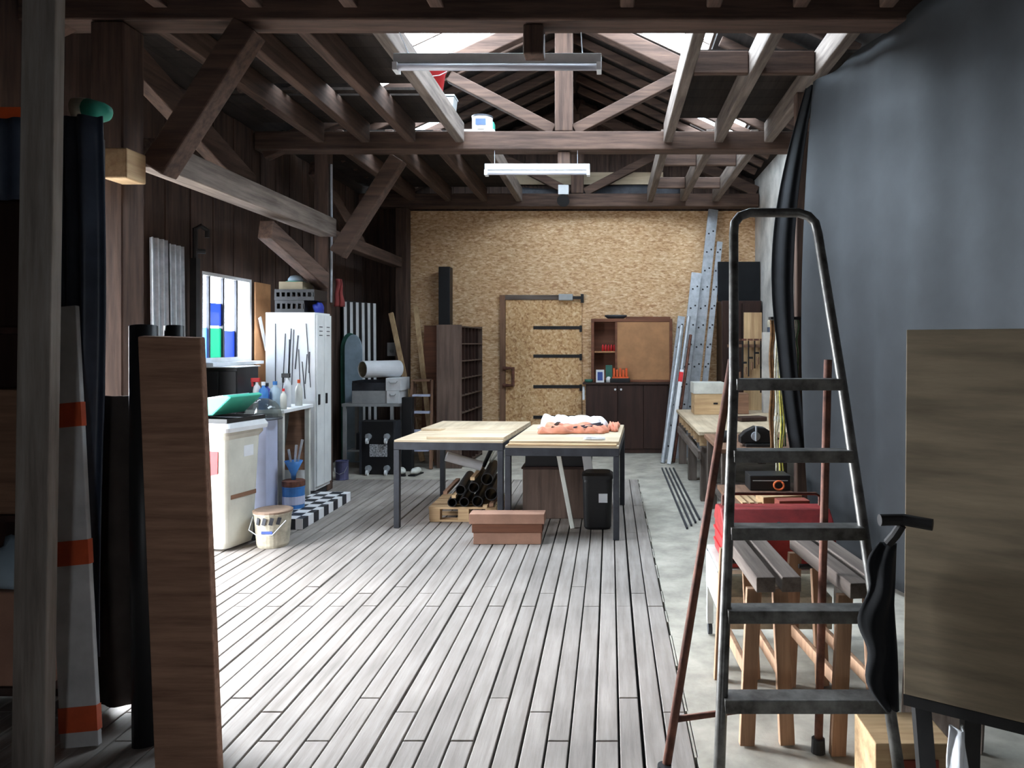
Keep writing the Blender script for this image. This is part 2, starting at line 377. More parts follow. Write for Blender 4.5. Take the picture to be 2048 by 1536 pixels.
# ------------------------------------------------------------------ roof with skylights
def roofside(name, xa, xb):
    xs = sorted({xa, xb} | {v for s in SKY for v in s[:2] if xa < v < xb}); ysb = sorted({YF-.1, YB+.15} | {v for s in SKY for v in s[2:]})
    mb = MB()
    for a, b in zip(xs, xs[1:]):
        for c, d in zip(ysb, ysb[1:]):
            xm, ym = (a+b)/2, (c+d)/2
            if any(s[0] < xm < s[1] and s[2] < ym < s[3] for s in SKY): continue
            mb.poly([(a,c,rz_(a)),(b,c,rz_(b)),(b,d,rz_(b)),(a,d,rz_(a))], (0,0,.05))
    return struct(mb.build(name, M['roofboard']))
roofside('roof_left', XL-.2, RX); roofside('roof_right', RX, XR+.75)
for i,(x0,x1,y0,y1) in enumerate(SKY):
    fr = MB()
    for y in (y0, y1): fr.poly([(x0,y-.02,rz_(x0)+.05),(x1,y-.02,rz_(x1)+.05),(x1,y+.02,rz_(x1)+.05),(x0,y+.02,rz_(x0)+.05)], (0,0,.03))
    for x in (x0, x1): fr.bar((x,y0,rz_(x)+.065),(x,y1,rz_(x)+.065),.04,.03)
    ny = max(1, round((y1-y0)/.5))
    for k in range(1, ny):
        y = y0+(y1-y0)*k/ny; fr.bar((x0+.02,y,rz_(x0+.02)+.066),(x1-.02,y,rz_(x1-.02)+.066),.022,.025)
    f = struct(fr.build('window_%d' % (i+2), M['greyY']))
    struct(MB().poly([(x0,y0,rz_(x0)+.082),(x1,y0,rz_(x1)+.082),(x1,y1,rz_(x1)+.082),(x0,y1,rz_(x0)+.082)], (0,0,.006)).build('pane', M['skypane'], f))
# ------------------------------------------------------------------ side window with coloured panes
fr = MB(); y0,y1,z0,z1 = WIN
fr.box(XL-.07,XL-.01,y0,y1,z0,z0+.04).box(XL-.07,XL-.01,y0,y1,z1-.03,z1).box(XL-.07,XL-.01,y0,y0+.03,z0+.04,z1-.03).box(XL-.07,XL-.01,y1-.04,y1,z0+.04,z1-.03)
f = struct(fr.build('window_1', M['white']))
ed = [6.38, 6.50, 6.74, 6.98, 7.2]
for y in ed[1:-1]: struct(B(XL-.06,XL-.02,y-.014,y+.014,z0+.04,z1-.03).build('glazing_bar', M['steel'], f))
struct(B(XL-.06,XL+.10,y0-.02,y1+.02,z0-.03,z0).build('window_sill', M['white'], f))
rows = [[('panelight',1.36,1.62),('pane',1.62,2.07)],[('panegreen',1.36,1.62),('paneblue',1.64,1.84),('pane',1.84,2.07)],[('paneblue',1.36,1.6),('pane',1.6,2.07)],[('pane',1.36,2.07)]]
for i, col in enumerate(rows):
    for m_, a, b in col: struct(B(XL-.043,XL-.037,ed[i]+.014,ed[i+1]-.014,a,b).build('pane', M[m_], f))
# ------------------------------------------------------------------ doors
d = struct(B(-1.47,-.40,YB-.03,YB-.004,.01,2.10).build('door_1', M['osb_door']))
struct(B(-1.55,-1.475,YB-.05,YB-.002,0,2.17).build('door_frame_side', M['brownZ'], d))
struct(B(-1.475,-.68,YB-.05,YB-.002,2.105,2.17).build('door_frame_top', M['greyX'], d))
struct(B(-.72,-.52,YB-.12,YB-.05,2.09,2.18).build('door_closer', M['fixture'], d, bevel=.01))
struct(B(-.52,-.38,YB-.09,YB-.06,2.11,2.15).box(-.41,-.37,YB-.1,YB-.03,2.06,2.18).build('closer_arm', M['blackiron'], d))
for z in (.45, .88, 1.31, 1.71):
    struct(B(-1.08,-.42,YB-.042,YB-.031,z-.022,z+.022).box(-.43,-.395,YB-.055,YB-.03,z-.06,z+.03).build('strap_hinge', M['blackiron'], d))
hz = MB().tube([(-1.5,YB-.06,1.14),(-1.36,YB-.09,1.14),(-1.36,YB-.09,.9),(-1.5,YB-.06,.9)], .028, 8)
struct(hz.build('door_handle', M['rust'], d))
# ------------------------------------------------------------------ timber frame
Y1, Y2, Y3 = 4.45, 7.35, 10.35
def truss(Y, label, right_x):
    t = thing('roof_truss', label, 'roof truss', (RX, Y, 3.36), group='roof trusses')
    MB().box(XL+.01, right_x, Y-.1, Y+.1, 3.36, 3.54).build('tie_beam', M['beamX'], t, bevel=.012)
    MB().box(RX-.085, RX+.085, Y-.085, Y+.085, 3.545, rz_(RX)-.335).build('king_post', M['beamZ'], t, bevel=.01)
    if Y < 9: MB().box(RX-.06, RX+.06, Y-.06, Y+.06, 3.18, 3.355).build('king_post_foot', M['beamZ'], t, bevel=.01)
    for s in (-1, 1):
        xe = XL+.06 if s < 0 else min(right_x, XR)-.02
        MB().bar((RX+s*.02,Y,RZ-.245),(xe,Y,rz_(xe)-.245),.12,.15).build('principal_rafter', M['beamX'], t, bevel=.01)
        a = Vector((RX+s*.10,Y,3.57)); b = Vector((RX+s*1.12,Y,rz_(RX+s*1.12)-.35))
        MB().bar(a,b,.09,.11).build('strut', M['beamX'], t, bevel=.008)
    return t
truss(Y1, 'nearest dark roof truss across the top of the photo', XR-.01)
truss(Y2, 'middle roof truss with pale struts and white can standing on its tie beam', XR-.01)
truss(Y3, 'farthest roof truss along the top of the strand board wall', XR-.01)
def timber(name, p, q, wd, ht, m, label, cat, group=None, up=(0,0,1)):
    return tag(MB().bar(p,q,wd,ht,up).build(name, M[m], bevel=.01), label, cat, group)
timber('post', (-2.92,Y1,0), (-2.92,Y1,3.355), .19,.2,'beamZ','dark timber post behind the leaning boards at the door side','post','posts of the left wall')
post2 = timber('post', (-2.91,Y2+.27,0), (-2.91,Y2+.27,3.5), .14,.14,'beamZ','dark timber post behind the white lockers','post','posts of the left wall')
MB().tube([(-2.825,Y2+.25,1.9),(-2.825,Y2+.25,3.3)], .014, 8).build('conduit', M['galv'], post2)
timber('post', (-2.87,Y3+.05,0), (-2.87,Y3+.05,3.355), .16,.2,'beamZ','dark corner post at left end of the strand board wall','post','posts of the left wall')
timber('timber_rail', (-2.83,Y1+.11,2.645), (-2.83,Y2+.18,2.645), .17,.18,'greyY','thick weathered horizontal rail between the two near wall posts','beam')
timber('timber_rail', (-2.92,Y2+.35,2.6), (-2.92,Y3-.06,2.6), .13,.14,'beamY','dark horizontal rail between lockers and back corner post','beam')
tag(B(-2.82,-2.68,4.16,4.335,2.40,2.57).build('timber_block', M['paleY'], bevel=.008),'pale sawn timber block fixed beside the nearest left post','block')
for Y, lb in ((Y1,'thick dark brace from nearest left post up to tie beam'),(Y2,'dark brace from post before the lockers up to tie beam')):
    yb_ = Y-.03 if Y < 5 else Y+.18
    timber('brace', (-2.66 if Y<5 else -2.73,yb_,2.5 if Y<5 else 2.38), (-2.12,yb_,3.34), .15,.15,'beamX',lb,'brace','braces under the tie beams')
timber('brace', (-2.985,Y1+.2,3.27), (-2.985,6.2,2.78), .1,.2,'beamY','long dark brace slanting down behind the weathered rail','brace')
timber('brace', (-2.88,6.27,2.44), (-2.88,Y2+.18,2.11), .12,.16,'beamY','short knee brace from weathered rail down to post','brace')
timber('brace', (-3.06,Y2+.4,3.3), (-3.06,9.2,2.68), .1,.16,'beamY','dark brace slanting above striped panel on left wall','brace')
# joists of the loft
jx2 = [-2.8,-2.36,-1.92,-1.45,.56,1.05,1.53]; jx3 = [-2.7,-2.2,-1.72,-1.24,.55,1.0,1.44]
side = lambda x: 'left' if x < RX else 'right'
def nth(x, xs):
    sd = sorted([k for k in xs if side(k) == side(x)], key=lambda k: abs(k-RX)); return ORD[sd.index(x)]
for ya, yb, xs, bay, mm in ((YF+.1,Y1-.105,[-2.6,-2.05,-1.5,-1.0,.1,.6,1.1,1.6],'nearest','beamY'),(Y1+.105,Y2-.105,jx2,'middle','greyY'),(Y2+.105,Y3-.105,jx3,'farthest','greyY')):
    for x in xs:
        timber('loft_joist', (x,ya,3.52), (x,yb,3.52), .085,.19, mm if side(x)=='right' or abs(x+1.4)<.25 else 'beamY',
               'loft joist of the %s roof bay, %s on the %s of the central gap' % (bay, nth(x,xs), side(x)), 'joist', 'joists of the %s bay' % bay)
for y in (8.3, 9.5):
    for a, b, w_ in zip(jx3[4:], jx3[5:], ('inner','outer')):
        timber('noggin', (a+.046,y,3.52), (b-.046,y,3.52), .05,.14,'beamX','short brown noggin between %s right-hand joists, %s from the back wall' % (w_, 'second' if y<9 else 'first'),'noggin','noggins of the farthest bay')
for a, b, w_ in zip(jx2[4:], jx2[5:], ('inner','outer')):
    timber('noggin', (a+.046,5.45,3.52), (b-.046,5.45,3.52), .05,.17,'beamX','short brown noggin between %s right-hand joists of the middle bay' % w_,'noggin')
# loft boards lying on the joists
def loft(name, label, x0, x1, rows, m='roofboard'):
    mb = MB()
    for a, b in rows: mb.box(x0, x1, a, b, 3.617, 3.64)
    return struct(mb.build(name, M[m]))
def rows(a, b, w_=.2, gaps=()):
    out = []
    while a < b-.02:
        e = min(a+w_-.004, b)
        if not any(g0 < (a+e)/2 < g1 for g0,g1 in gaps): out.append((a,e))
        a += w_
    return out
loft('ceiling_near', '', XL+.02, XR, rows(YF+.02, Y1-.02, .2))
loft('ceiling_middle_left', '', XL+.05, -1.43, rows(Y1+.15, 6.15,.2)+[(6.31,6.4),(6.45,6.65),(6.655,6.86),(6.865,7.05),(7.055,7.24)])
loft('ceiling_far_left', '', XL+.05, -1.22, rows(7.56, 10.2,.2,[(8.2,8.3)]))
loft('ceiling_middle_right', '', .53, XR-.05, rows(5.5, 7.1,.2))
# common rafters
ys = [4.95+.46*i for i in range(5)]+[7.92+.42*i for i in range(6)]
for sd in (-1,1):
    for i, y in enumerate(ys):
        xe = XL+.3 if sd < 0 else XR-.1
        sky = y < 7.2
        xs_ = RX+sd*.03 if not sky else (-2.02 if sd < 0 else 1.0)
        timber('common_rafter', (xs_,y,rz_(xs_)-.07), (xe,y,rz_(xe)-.07), .05, .09,'beamX',
               'common rafter on the %s roof slope, %s from the back gable' % ('left' if sd<0 else 'right', ORD[len(ys)-1-i]),'rafter','common rafters')
# plywood strip and sagging sheet on the gable above the far truss
tag(B(-1.35,.75,YB-.03,YB+.0,3.73,3.9).build('plywood_strip', M['plyX']),'pale plywood strip on dark gable above far truss','board')
tag(MB().grid(lambda u,v:(-1.3+2.3*u,YB-.035-.02*math.sin(u*9),3.55+.14*v-.03*math.sin(u*7)*v),30,4).build('dark_sheet', M['steel'], solid=.004, smooth=True),'dark grey sheet sagging behind the far truss','sheet')
# ================================================================== left foreground
tag(MB().bar((-2.0,2.6,.0),(-1.955,2.6,3.2),.115,.05,(0,1,0)).build('timber_board', M['boardZ'], bevel=.004),
    'tall weathered board standing nearest the left edge of the photo','board')
t = thing('barrier_board','white barrier board with orange bands leaning behind tall board','board',(-1.945,2.76,0))
a, b = Vector((-1.945,2.76,0)), Vector((-2.10,2.86,1.62)); d = b-a
MB().bar(a,b,.14,.022,(0,1,0)).build('panel', M['barrier'], t, bevel=.003)
for z in (.10,.70,1.21):
    k = z/1.62; h = .045/1.62
    MB().bar(a+d*(k-h),a+d*(k+h),.143,.026,(0,1,0)).build('orange_band', M['orangeband'], t)
t = thing('storage_rack','dark shelving rack behind the tarpaulin at the left edge','rack',(-2.38,3.05,0))
for x in (-2.6,-2.15):
    for y in (2.97,3.13): B(x-.02,x+.02,y-.02,y+.02,0,2.34).build('upright', M['darkbrown'], t)
for z in (.1,.78,1.52,2.34): B(-2.62,-2.13,2.95,3.15,z,z+.025).build('shelf', M['darkbrown'], t)
B(-2.62,-2.13,3.151,3.165,0,2.34).build('back_light_blocker', M['darkbrown'], t)  # added dark sheet behind the shelves, blocks the bright doorway
B(-2.635,-2.622,2.95,3.165,0,2.34).build('side_light_blocker', M['darkbrown'], t)  # added at the side, also blocks light from the doorway
tag(B(-2.52,-2.24,2.96,3.1,.806,1.3).build('cardboard_box', M['brownX'], bevel=.008),'brown box on the middle shelf at the left edge of the photo','box')
tag(B(-2.53,-2.22,2.96,3.1,.126,.5).build('cardboard_box', M['cardboard'], bevel=.008),'dusty box on the lowest shelf at the left edge','box')
tag(MB().blob((-2.38,3.03,.501),(.25,.14,.2),4,.1).build('plastic_sack', M['paleblue'], smooth=True),'pale crumpled sack lying on the dusty box','sack')
tag(B(-2.56,-2.3,2.97,3.13,2.372,2.42).build('cardboard_sheet', M['orange'], bevel=.004),'orange-brown card lying on top of rack at far left','card')
def tarp(u, v):
    x = -2.17+.2*u+.012*math.sin(v*5); y = 2.915+.014*math.sin(u*17)+.016*math.sin(u*6+1); z = 2.365-2.1*v
    return (x, y, z)
tag(MB().grid(tarp,30,34).build('tarpaulin', M['navy'], solid=.004, smooth=True),'dark navy tarpaulin hanging down the rack beside the grey post','tarpaulin')
tag(MB().grid(lambda u,v:(-2.6+.38*u, 2.925+.012*math.sin(u*22+.6), 2.362-.32*v),24,8).build('tarpaulin', M['navy'], solid=.004, smooth=True),'short blue-grey tarpaulin flap at the upper left edge','tarpaulin')
t = thing('plastic_jug','green and cream plastic jug lying on top of the rack','jug',(-2.1,3.04,2.375))
MB().tube([(-2.165,3.03,2.423),(-2.155,3.03,2.425),(-2.11,3.03,2.425)],[.03,.048,.048],16).build('cream_end', M['cream'], t, smooth=True)
MB().tube([(-2.11,3.03,2.425),(-2.05,3.03,2.415),(-2.03,3.03,2.41),(-2.02,3.03,2.405)],[.047,.04,.032,.012],16).build('green_end', M['teal'], t, smooth=True)
for x, r, lb in ((-1.835,.05,'black plastic-wrapped roll leaning left of the brown plank'),(-1.715,.035,'thin glossy black roll leaning against the brown plank')):
    tag(MB().tube([(x+.12,2.78,0),(x+.06,2.86,.75),(x,2.95,1.55)],r,16).build('wrapped_roll', M['black'], smooth=True),lb,'roll','black rolls behind the brown plank')
tag(MB().grid(lambda u,v:(-2.09+.33*u,3.03+.015*math.sin(u*17),.02+1.25*v),20,12).build('dark_board', M['darkwall'], solid=.012, smooth=True),'dark board standing behind the barrier board and rolls','panel')
tag(MB().poly([(-1.588,2.52,1.505),(-1.378,2.52,1.50),(-1.195,2.3,0),(-1.39,2.3,0)],(0,.035,.004)).build('sawn_plank', M['sawn'], bevel=.004),
    'wide rough brown plank leaning in front of the black rolls','plank')
for i,(y,x,h,lb) in enumerate(((5.52,-3.36,2.27,'grey ribbed metal sheet leaning beside the side door, nearer one'),(5.74,-3.36,2.25,'grey ribbed metal sheet leaning beside the side door, farther one'))):
    mb = MB(); n = 12
    mb.grid(lambda u,v:(x+.018*(1 if (int(u*n+.5)%4)<2 else -1)-.03*v, y+.2*u, h*v), n, 1)
    tag(mb.build('ribbed_sheet', M['galv'], solid=.004), lb, 'metal sheet','ribbed metal sheets')
t = thing('door_track_post','black steel bar with a hook at its top beside the window','steel bar',(-3.38,6.12,0))
B(-3.41,-3.36,6.09,6.15,0,2.18).build('bar', M['blackiron'], t)
MB().tube([(-3.385,6.12,2.18),(-3.385,6.12,2.42),(-3.36,6.16,2.45),(-3.33,6.2,2.42),(-3.33,6.2,2.36)],.02,8).tube([(-3.385,6.12,2.24),(-3.33,6.17,2.24)],.02,8).build('hook', M['blackiron'], t)
# ================================================================== bin corner
t = thing('waste_bin','pale wheeled bin with a red patch, under the green tray','bin',(-2.925,5.52,0),R(-13))
mb = MB(); n = 6
def ring(z, w_, d_, r=.05):
    pts = []
    for cx, cy, a0 in ((w_/2-r,-d_/2+r,-90),(w_/2-r,d_/2-r,0),(-w_/2+r,d_/2-r,90),(-w_/2+r,-d_/2+r,180)):
        for k in range(n+1):
            q = R(a0+90*k/n); pts.append((cx+r*math.cos(q), cy+r*math.sin(q), z))
    return pts
def loft_rings(rings):
    mb = MB(); vs = [[mb.bm.verts.new(p) for p in r_] for r_ in rings]; m_ = len(vs[0])
    for A_, B_ in zip(vs, vs[1:]):
        for k in range(m_): mb.bm.faces.new((A_[k],A_[(k+1)%m_],B_[(k+1)%m_],B_[k]))
    mb.bm.faces.new(vs[0][::-1]); mb.bm.faces.new(vs[-1]); return mb
loft_rings([ring(.02,.47,.3),ring(.06,.49,.31),ring(.8,.54,.38),ring(.83,.58,.42),ring(.855,.58,.42)]).build('body', M['binbody'], t, local=True)
loft_rings([ring(.856,.62,.46),ring(.885,.63,.47),ring(.92,.60,.44,.06)]).build('lid', M['white'], t, local=True)
MB().poly([(-.1,-.182,.56),(.06,-.179,.53),(.2,-.182,.56),(.21,-.189,.72),(-.1,-.189,.72)],(0,-.004,0)).build('red_band', M['red'], t, local=True)
MB().box(.249,.2595,-.12,.14,.37,.40).build('brown_strip', M['brownY'], t, local=True)
B(.2625,.268,.0,.1,.66,.74).build('label', M['paper'], t, local=True)
for x in (-.2,.2): MB().tube([(x-.02,.2,.075),(x+.02,.2,.075)],.075,18).build('wheel', M['black'], t, local=True)
t = thing('black_mat','flat black tray lying on lid of the pale bin','tray',(-2.925,5.52,.921),R(-13))
MB().box(-.28,.29,-.2,.2,0,.008).box(-.28,.29,-.2,-.19,.008,.03).box(-.28,.29,.19,.2,.008,.03).box(-.28,-.27,-.19,.19,.008,.03).box(.28,.29,-.19,.19,.008,.03).build('tray', M['black'], t, local=True)
t = thing('green_tray','teal green tray tilted on the black mat above the bin','tray',(-2.95,5.6,.9525),R(-10))
mb = MB().poly([(-.3,-.26,0),(.18,-.26,.02),(.33,-.26,.15),(.3,-.26,.165),(-.02,-.26,.12),(-.3,-.26,.05)],(0,.36,0))
mb.build('shell', M['teal'], t, bevel=.01, local=True)
MB().poly([(-.18,-.2,.095),(.22,-.2,.155),(.24,.06,.157),(-.16,.06,.097)],(0,0,.006)).build('insert', M['white'], t, local=True)
t = thing('bucket','cream paint bucket with a dirty lid standing before the checkered platform','bucket',(-2.48,5.52,0))
MB().lathe((-2.48,5.52,0),[(0,0),(.105,0),(.112,.02),(.128,.235),(.135,.24),(.135,.25),(.12,.25),(.12,.245),(0,.245)],28).build('body', M['cream'], t, smooth=False)
MB().lathe((-2.48,5.52,.2505),[(0,0),(.137,0),(.139,.012),(.125,.018),(0,.014)],28).build('lid', mat('stained_lid',(150,126,108),.6,var=.2), t)
MB().tube([(-2.605,5.47,.22),(-2.60,5.40,.14),(-2.52,5.375,.1),(-2.42,5.38,.11),(-2.35,5.44,.2)],.004,6).build('wire_handle', M['galv'], t)
for q in (-118,-96,-74,-52):
    a_ = R(q); MB().bar((-2.48+.1295*math.cos(a_),5.52+.1295*math.sin(a_),.175),(-2.48+.1325*math.cos(a_+.1),5.52+.1325*math.sin(a_+.1),.225),.026,.004,(math.cos(a_),math.sin(a_),0)).build('dark_mark', M['steel'], t)
MB().obox((-2.47,5.398,.12),(.08,.004,.02),0).build('label', M['bluelabel'], t)
tag(B(-2.78,-2.45,5.98,7.09,0,.085).build('checkered_platform', M['check'], bevel=.002),'low platform covered in black and white checks','platform')
t = thing('narrow_carton','pale lavender upright board box beside the bin','box',(-2.94,6.28,0))
B(-3.05,-2.835,6.18,6.4,0,.85).build('body', M['lavender'], t, bevel=.004)
t = thing('face_shield','clear plastic dome with dark rim lying on the lavender box','face shield',(-2.94,6.28,.851))
mb = MB().lathe((-2.9,6.27,.851),[(.145,.0),(.142,.06),(.125,.11),(.09,.15),(.04,.172),(0,.176)],28)
mb.build('visor', M['visor'], t, smooth=True)
MB().tube([(-2.9+.147*math.cos(R(q)),6.27+.147*math.sin(R(q)),.858) for q in range(0,361,15)],.007,6).build('rim', M['steel'], t)
t = thing('paint_bucket','blue paint bucket with rusty top standing on the checkered platform','bucket',(-2.7,6.4,.085))
MB().lathe((-2.7,6.4,.086),[(0,0),(.088,0),(.09,.17),(.093,.175),(.093,.185),(.08,.185),(0,.18)],24).build('body', M['blue'], t)
MB().lathe((-2.7,6.4,.272),[(.0,0),(.094,0),(.094,.045),(.082,.05),(0,.05)],24).build('rusty_top', M['rust'], t)
MB().lathe((-2.7,6.4,.12),[(.0905,0),(.0915,.07)],24).build('label', M['lavender'], t, solid=.001)
t = thing('blue_funnel','bright blue funnel holding grey brushes above the blue bucket','funnel',(-2.7,6.4,.322))
MB().lathe((-2.7,6.4,.323),[(0,0),(.018,0),(.022,.05),(.075,.16),(.07,.16),(.0,.06)],20).build('cone', M['blue'], t, smooth=True)
for x, y, l in ((-.03,.01,.16),(.02,-.02,.2),(.04,.03,.24)): MB().tube([(-2.7+x*.4,6.4+y*.4,.40),(-2.7+x*1.6,6.4+y,.42+l)],[.008,.012],8).build('brush', M['galv'], t)
# side table with its bottles
t = thing('work_table','white-topped side table between black cabinet and locker','table',(-2.95,6.75,0))
B(-3.12,-2.79,6.42,7.06,.885,.915).build('top', M['white'], t, bevel=.004)
for x in (-3.1,-2.83):
    for y in (6.46,7.02): B(x-.02,x+.02,y-.02,y+.02,0,.884).build('leg', M['offwhite'], t)
B(-3.1,-2.83,7.03,7.05,.3,.88).build('back_panel', M['brownX'], t)
tag(MB().lathe((-2.93,6.62,.46),[(0,0),(.045,.0),(.05,.04),(.09,.38),(.1,.424),(0,.424)],14).build('hanging_bag', M['visor'], smooth=True),'grey translucent bag hanging under the white side table','bag')
def bottle(x,y,h,r,m,lb,cap='white',spray=False):
    t = thing('spray_bottle' if spray else 'bottle', lb, 'bottle', (x,y,.916), group='bottles on the side table')
    MB().lathe((x,y,.916),[(0,0),(r,0),(r,h*.6),(r*.8,h*.72),(r*.35,h*.8),(r*.35,h*.86),(0,h*.86)],16).build('body', M[m], t, smooth=True)
    if spray: MB().box(x-.05,x+.025,y-.012,y+.012,.916+h*.87,.916+h).box(x-.045,x-.03,y-.01,y+.01,.916+h*.72,.916+h*.87).build('trigger', M[cap], t, bevel=.003)
    else: MB().lathe((x,y,.916+h*.861),[(0,0),(r*.42,0),(r*.42,h*.13),(0,h*.13)],12).build('cap', M[cap], t)
for x,y,h,r,m,cap,sp,lb in ((-3.06,6.5,.27,.032,'white','red',True,'white spray bottle with red trigger on the side table'),(-2.99,6.47,.24,.04,'blue','white',False,'blue bottle with a white cap on the side table'),
    (-2.93,6.56,.24,.045,'paleblue','blue',False,'pale blue bottle on the side table'),(-3.05,6.66,.22,.045,'deepblue','black',False,'deep blue bottle behind the white spray bottle'),
    (-2.90,6.74,.3,.032,'white','black',True,'white spray bottle with black trigger before the locker'),(-2.83,6.5,.18,.027,'offwhite','red',False,'small off-white bottle with red cap at table corner'),(-2.85,6.87,.24,.032,'offwhite','orange',False,'off-white bottle with orange cap before the locker')):
    bottle(x,y,h,r,m,lb,cap,sp)
tag(B(-3.435,-3.415,6.74,7.2,.02,1.285).build('white_board', M['white'], bevel=.003),'white board standing against the wall below the window','board')
t = thing('metal_cabinet','black two-door cabinet below the coloured window','cabinet',(-3.28,6.5,0))
B(-3.435,-3.14,6.32,6.7,0,1.28).build('body', M['black'], t, bevel=.006)
for a,b in ((-3.43,-3.293),(-3.287,-3.145)): B(a,b,6.305,6.319,.04,1.25).build('door', M['black'], t, bevel=.003)
B(-3.44,-3.13,6.3,6.72,1.281,1.288).build('pale_top', M['white'], t)
tag(B(-3.446,-3.43,7.26,7.58,1.05,2.08).build('brown_board', M['hardboard']),'brown panel fixed to the wall between window and locker','panel')
tag(MB().bar((-3.40,7.28,1.74),(-3.40,7.42,1.42),.05,.012,(1,0,0)).build('hanging_brush', M['white'], bevel=.004),'white brush hanging on brown panel beside the window','brush')
# lockers
t = thing('locker','white two-door locker with dark strips on its side','locker',(-3.03,7.31,0))
B(-3.27,-2.80,7.12,7.5,.085,1.78).build('body', M['locker'], t, bevel=.004)
B(-3.25,-2.83,7.14,7.48,0,.085).build('plinth', M['steel'], t)
for i,(a,b) in enumerate(((7.13,7.305),(7.315,7.49))):
    dr = B(-2.799,-2.783,a,b,.12,1.76).build('door', M['locker'], t, bevel=.003)
    for z in (1.56,1.60,1.64): B(-2.7825,-2.780,a+.05,b-.05,z,z+.008).build('vent_slot', M['steel'], dr)
    B(-2.7825,-2.768,a+.02,a+.04,.9,1.0).build('handle', M['black'], dr)
strips = [(-.40,-.40,.30,1.62,.006),(-.30,-.33,.15,1.42,.006),(-.24,-.28,.05,1.52,.008),(-.255,-.265,.55,1.3,.014),(-.215,-.235,.38,1.5,.006),(-.17,-.20,.7,1.38,.01),(-.165,-.15,.3,1.1,.006),(-.13,-.10,.1,.85,.008),(-.09,-.045,.33,1.62,.006),(-.08,-.1,.4,1.0,.008),(-.055,-.06,.62,1.05,.01)]
for a,b,z0,z1,wd in strips:
    zz = lambda z: .96+(z-.1)*.47
    MB().bar((-2.80+b*.94,7.118,zz(z0)),(-2.80+a*.94,7.118,zz(z1)),wd,.004,(0,1,0)).build('dark_strip', M['steel'], t)
def crate(x0,x1,y0,y1,z,h,lb,m='black'):
    t = thing('plastic_crate',lb,'crate',((x0+x1)/2,(y0+y1)/2,z),group='black crates on the locker')
    B(x0,x1,y0,y1,z,z+.01).build('bottom', M[m], t)
    mb = MB()
    for y in (y0,y1-.008):
        mb.box(x0,x1,y,y+.008,z+h-.03,z+h).box(x0,x1,y,y+.008,z+.01,z+.035)
        k = x0
        while k < x1-.01: mb.box(k,min(k+.02,x1),y,y+.008,z+.035,z+h-.03); k += .05
    for x in (x0,x1-.008): mb.box(x,x+.008,y0+.008,y1-.008,z+.01,z+h)
    mb.build('walls', M[m], t)
crate(-3.2,-2.92,7.16,7.45,1.781,.115,'black crate standing on white locker, bottom of two')
crate(-3.2,-2.82,7.15,7.47,1.897,.105,'wider black crate stacked on top of the crate on the locker')
tag(B(-3.18,-2.95,7.2,7.45,2.003,2.08).build('cardboard_box', M['kraft'], bevel=.004),'grey-brown flat box on top of the black crates','box')
t = thing('cap','small teal and white cap on the flat box over the crates','cap',(-3.06,7.3,2.081))
MB().lathe((-3.06,7.3,2.081),[(.07,0),(.068,.03),(.045,.06),(0,.07)],18).build('crown', M['paleblue'], t, smooth=True, solid=.003)
MB().lathe((-3.06,7.3,2.081),[(.06,0),(.09,.0),(.09,.006),(.06,.006)],18).build('brim', M['teal'], t)
tag(MB().blob((-2.85,7.34,1.781),(.09,.2,.11),9,.12).build('blue_bag', M['deepblue'], smooth=True),'deep blue bag on the locker corner beside the crates','bag')
tag(MB().grid(lambda u,v:(-2.755+.06*(u-.5)*(.6+.6*v)+.006*math.sin(v*9),7.62+.016*math.sin(u*11+v*3)+.06*(u-.5),2.14-.28*v),14,14).build('red_garment', mat('dark_red_fabric',(112,44,42),.95), solid=.02, smooth=True),'dark red garment hanging behind the post by the locker','garment')
# ================================================================== left back corner
t = thing('striped_board','black panel with white vertical stripes leaning on the left wall','panel',(-3.25,9.8,0))
a, b = Vector((-3.39,9.56,0)), Vector((-3.10,10.02,0)); d = (b-a)
MB().poly([a+Vector((0,0,.0)),b,b+Vector((-.02,.01,2.02)),a+Vector((-.02,.01,2.04))],(-.02,.008,0)).build('board', M['black'], t)
for i in range(6):
    p = a+d*(.0+i*.172+.02); q = a+d*(i*.172+.10); o_ = Vector((.004,-.002,0)); l_ = Vector((-.02,.01,2.02))
    MB().poly([p+o_,q+o_,q+o_+l_,p+o_+l_],(.002,-.001,0)).build('white_stripe', M['white'], t)
def iron(x,y,h,wd,m,lb,lean):
    pts = []
    for k in range(13):
        q = math.pi*k/12; pts.append((x+math.cos(q)*wd/2, y+lean, h-wd*.9+math.sin(q)*wd*.9))
    pts = [(x+wd/2,y,0)]+pts+[(x-wd/2,y,0)]
    return tag(MB().poly([(p[0]-.015*p[2],p[1]+.03*p[2]/h,p[2]) for p in pts],(0,.025,0)).build('round_top_board', M[m], bevel=.004), lb,'board','round-topped boards beside the locker')
iron(-3.27,9.46,1.62,.24,'green','dark green board with rounded top leaning behind pale one',0)
iron(-3.2,9.38,1.60,.22,'paleblue','pale blue-grey board with rounded top beside the locker',0)
t = thing('metal_cart','grey metal trolley frame holding drawers behind the black case','trolley',(-2.85,9.1,0))
for x in (-3.14,-2.58):
    for y in (8.88,9.3): B(x-.018,x+.018,y-.018,y+.018,.03,.74).build('leg', M['fixture'], t)
B(-3.17,-2.46,8.86,9.33,.74,.775).build('top_shelf', M['fixture'], t); B(-3.12,-2.6,8.9,9.28,.2,.22).build('low_shelf', M['fixture'], t)
tag(B(-3.02,-2.8,8.92,9.2,.222,.42).build('dark_box', M['black'], bevel=.005),'black box on the low shelf of the grey trolley','box')
tag(B(-3.06,-2.65,8.89,9.3,.776,.925).build('drawer_box', M['fixture'], bevel=.004),'grey drawer box on grey trolley','box')
t = thing('open_tray','dark open tray stacked on the grey drawer box','tray',(-2.85,9.1,.926))
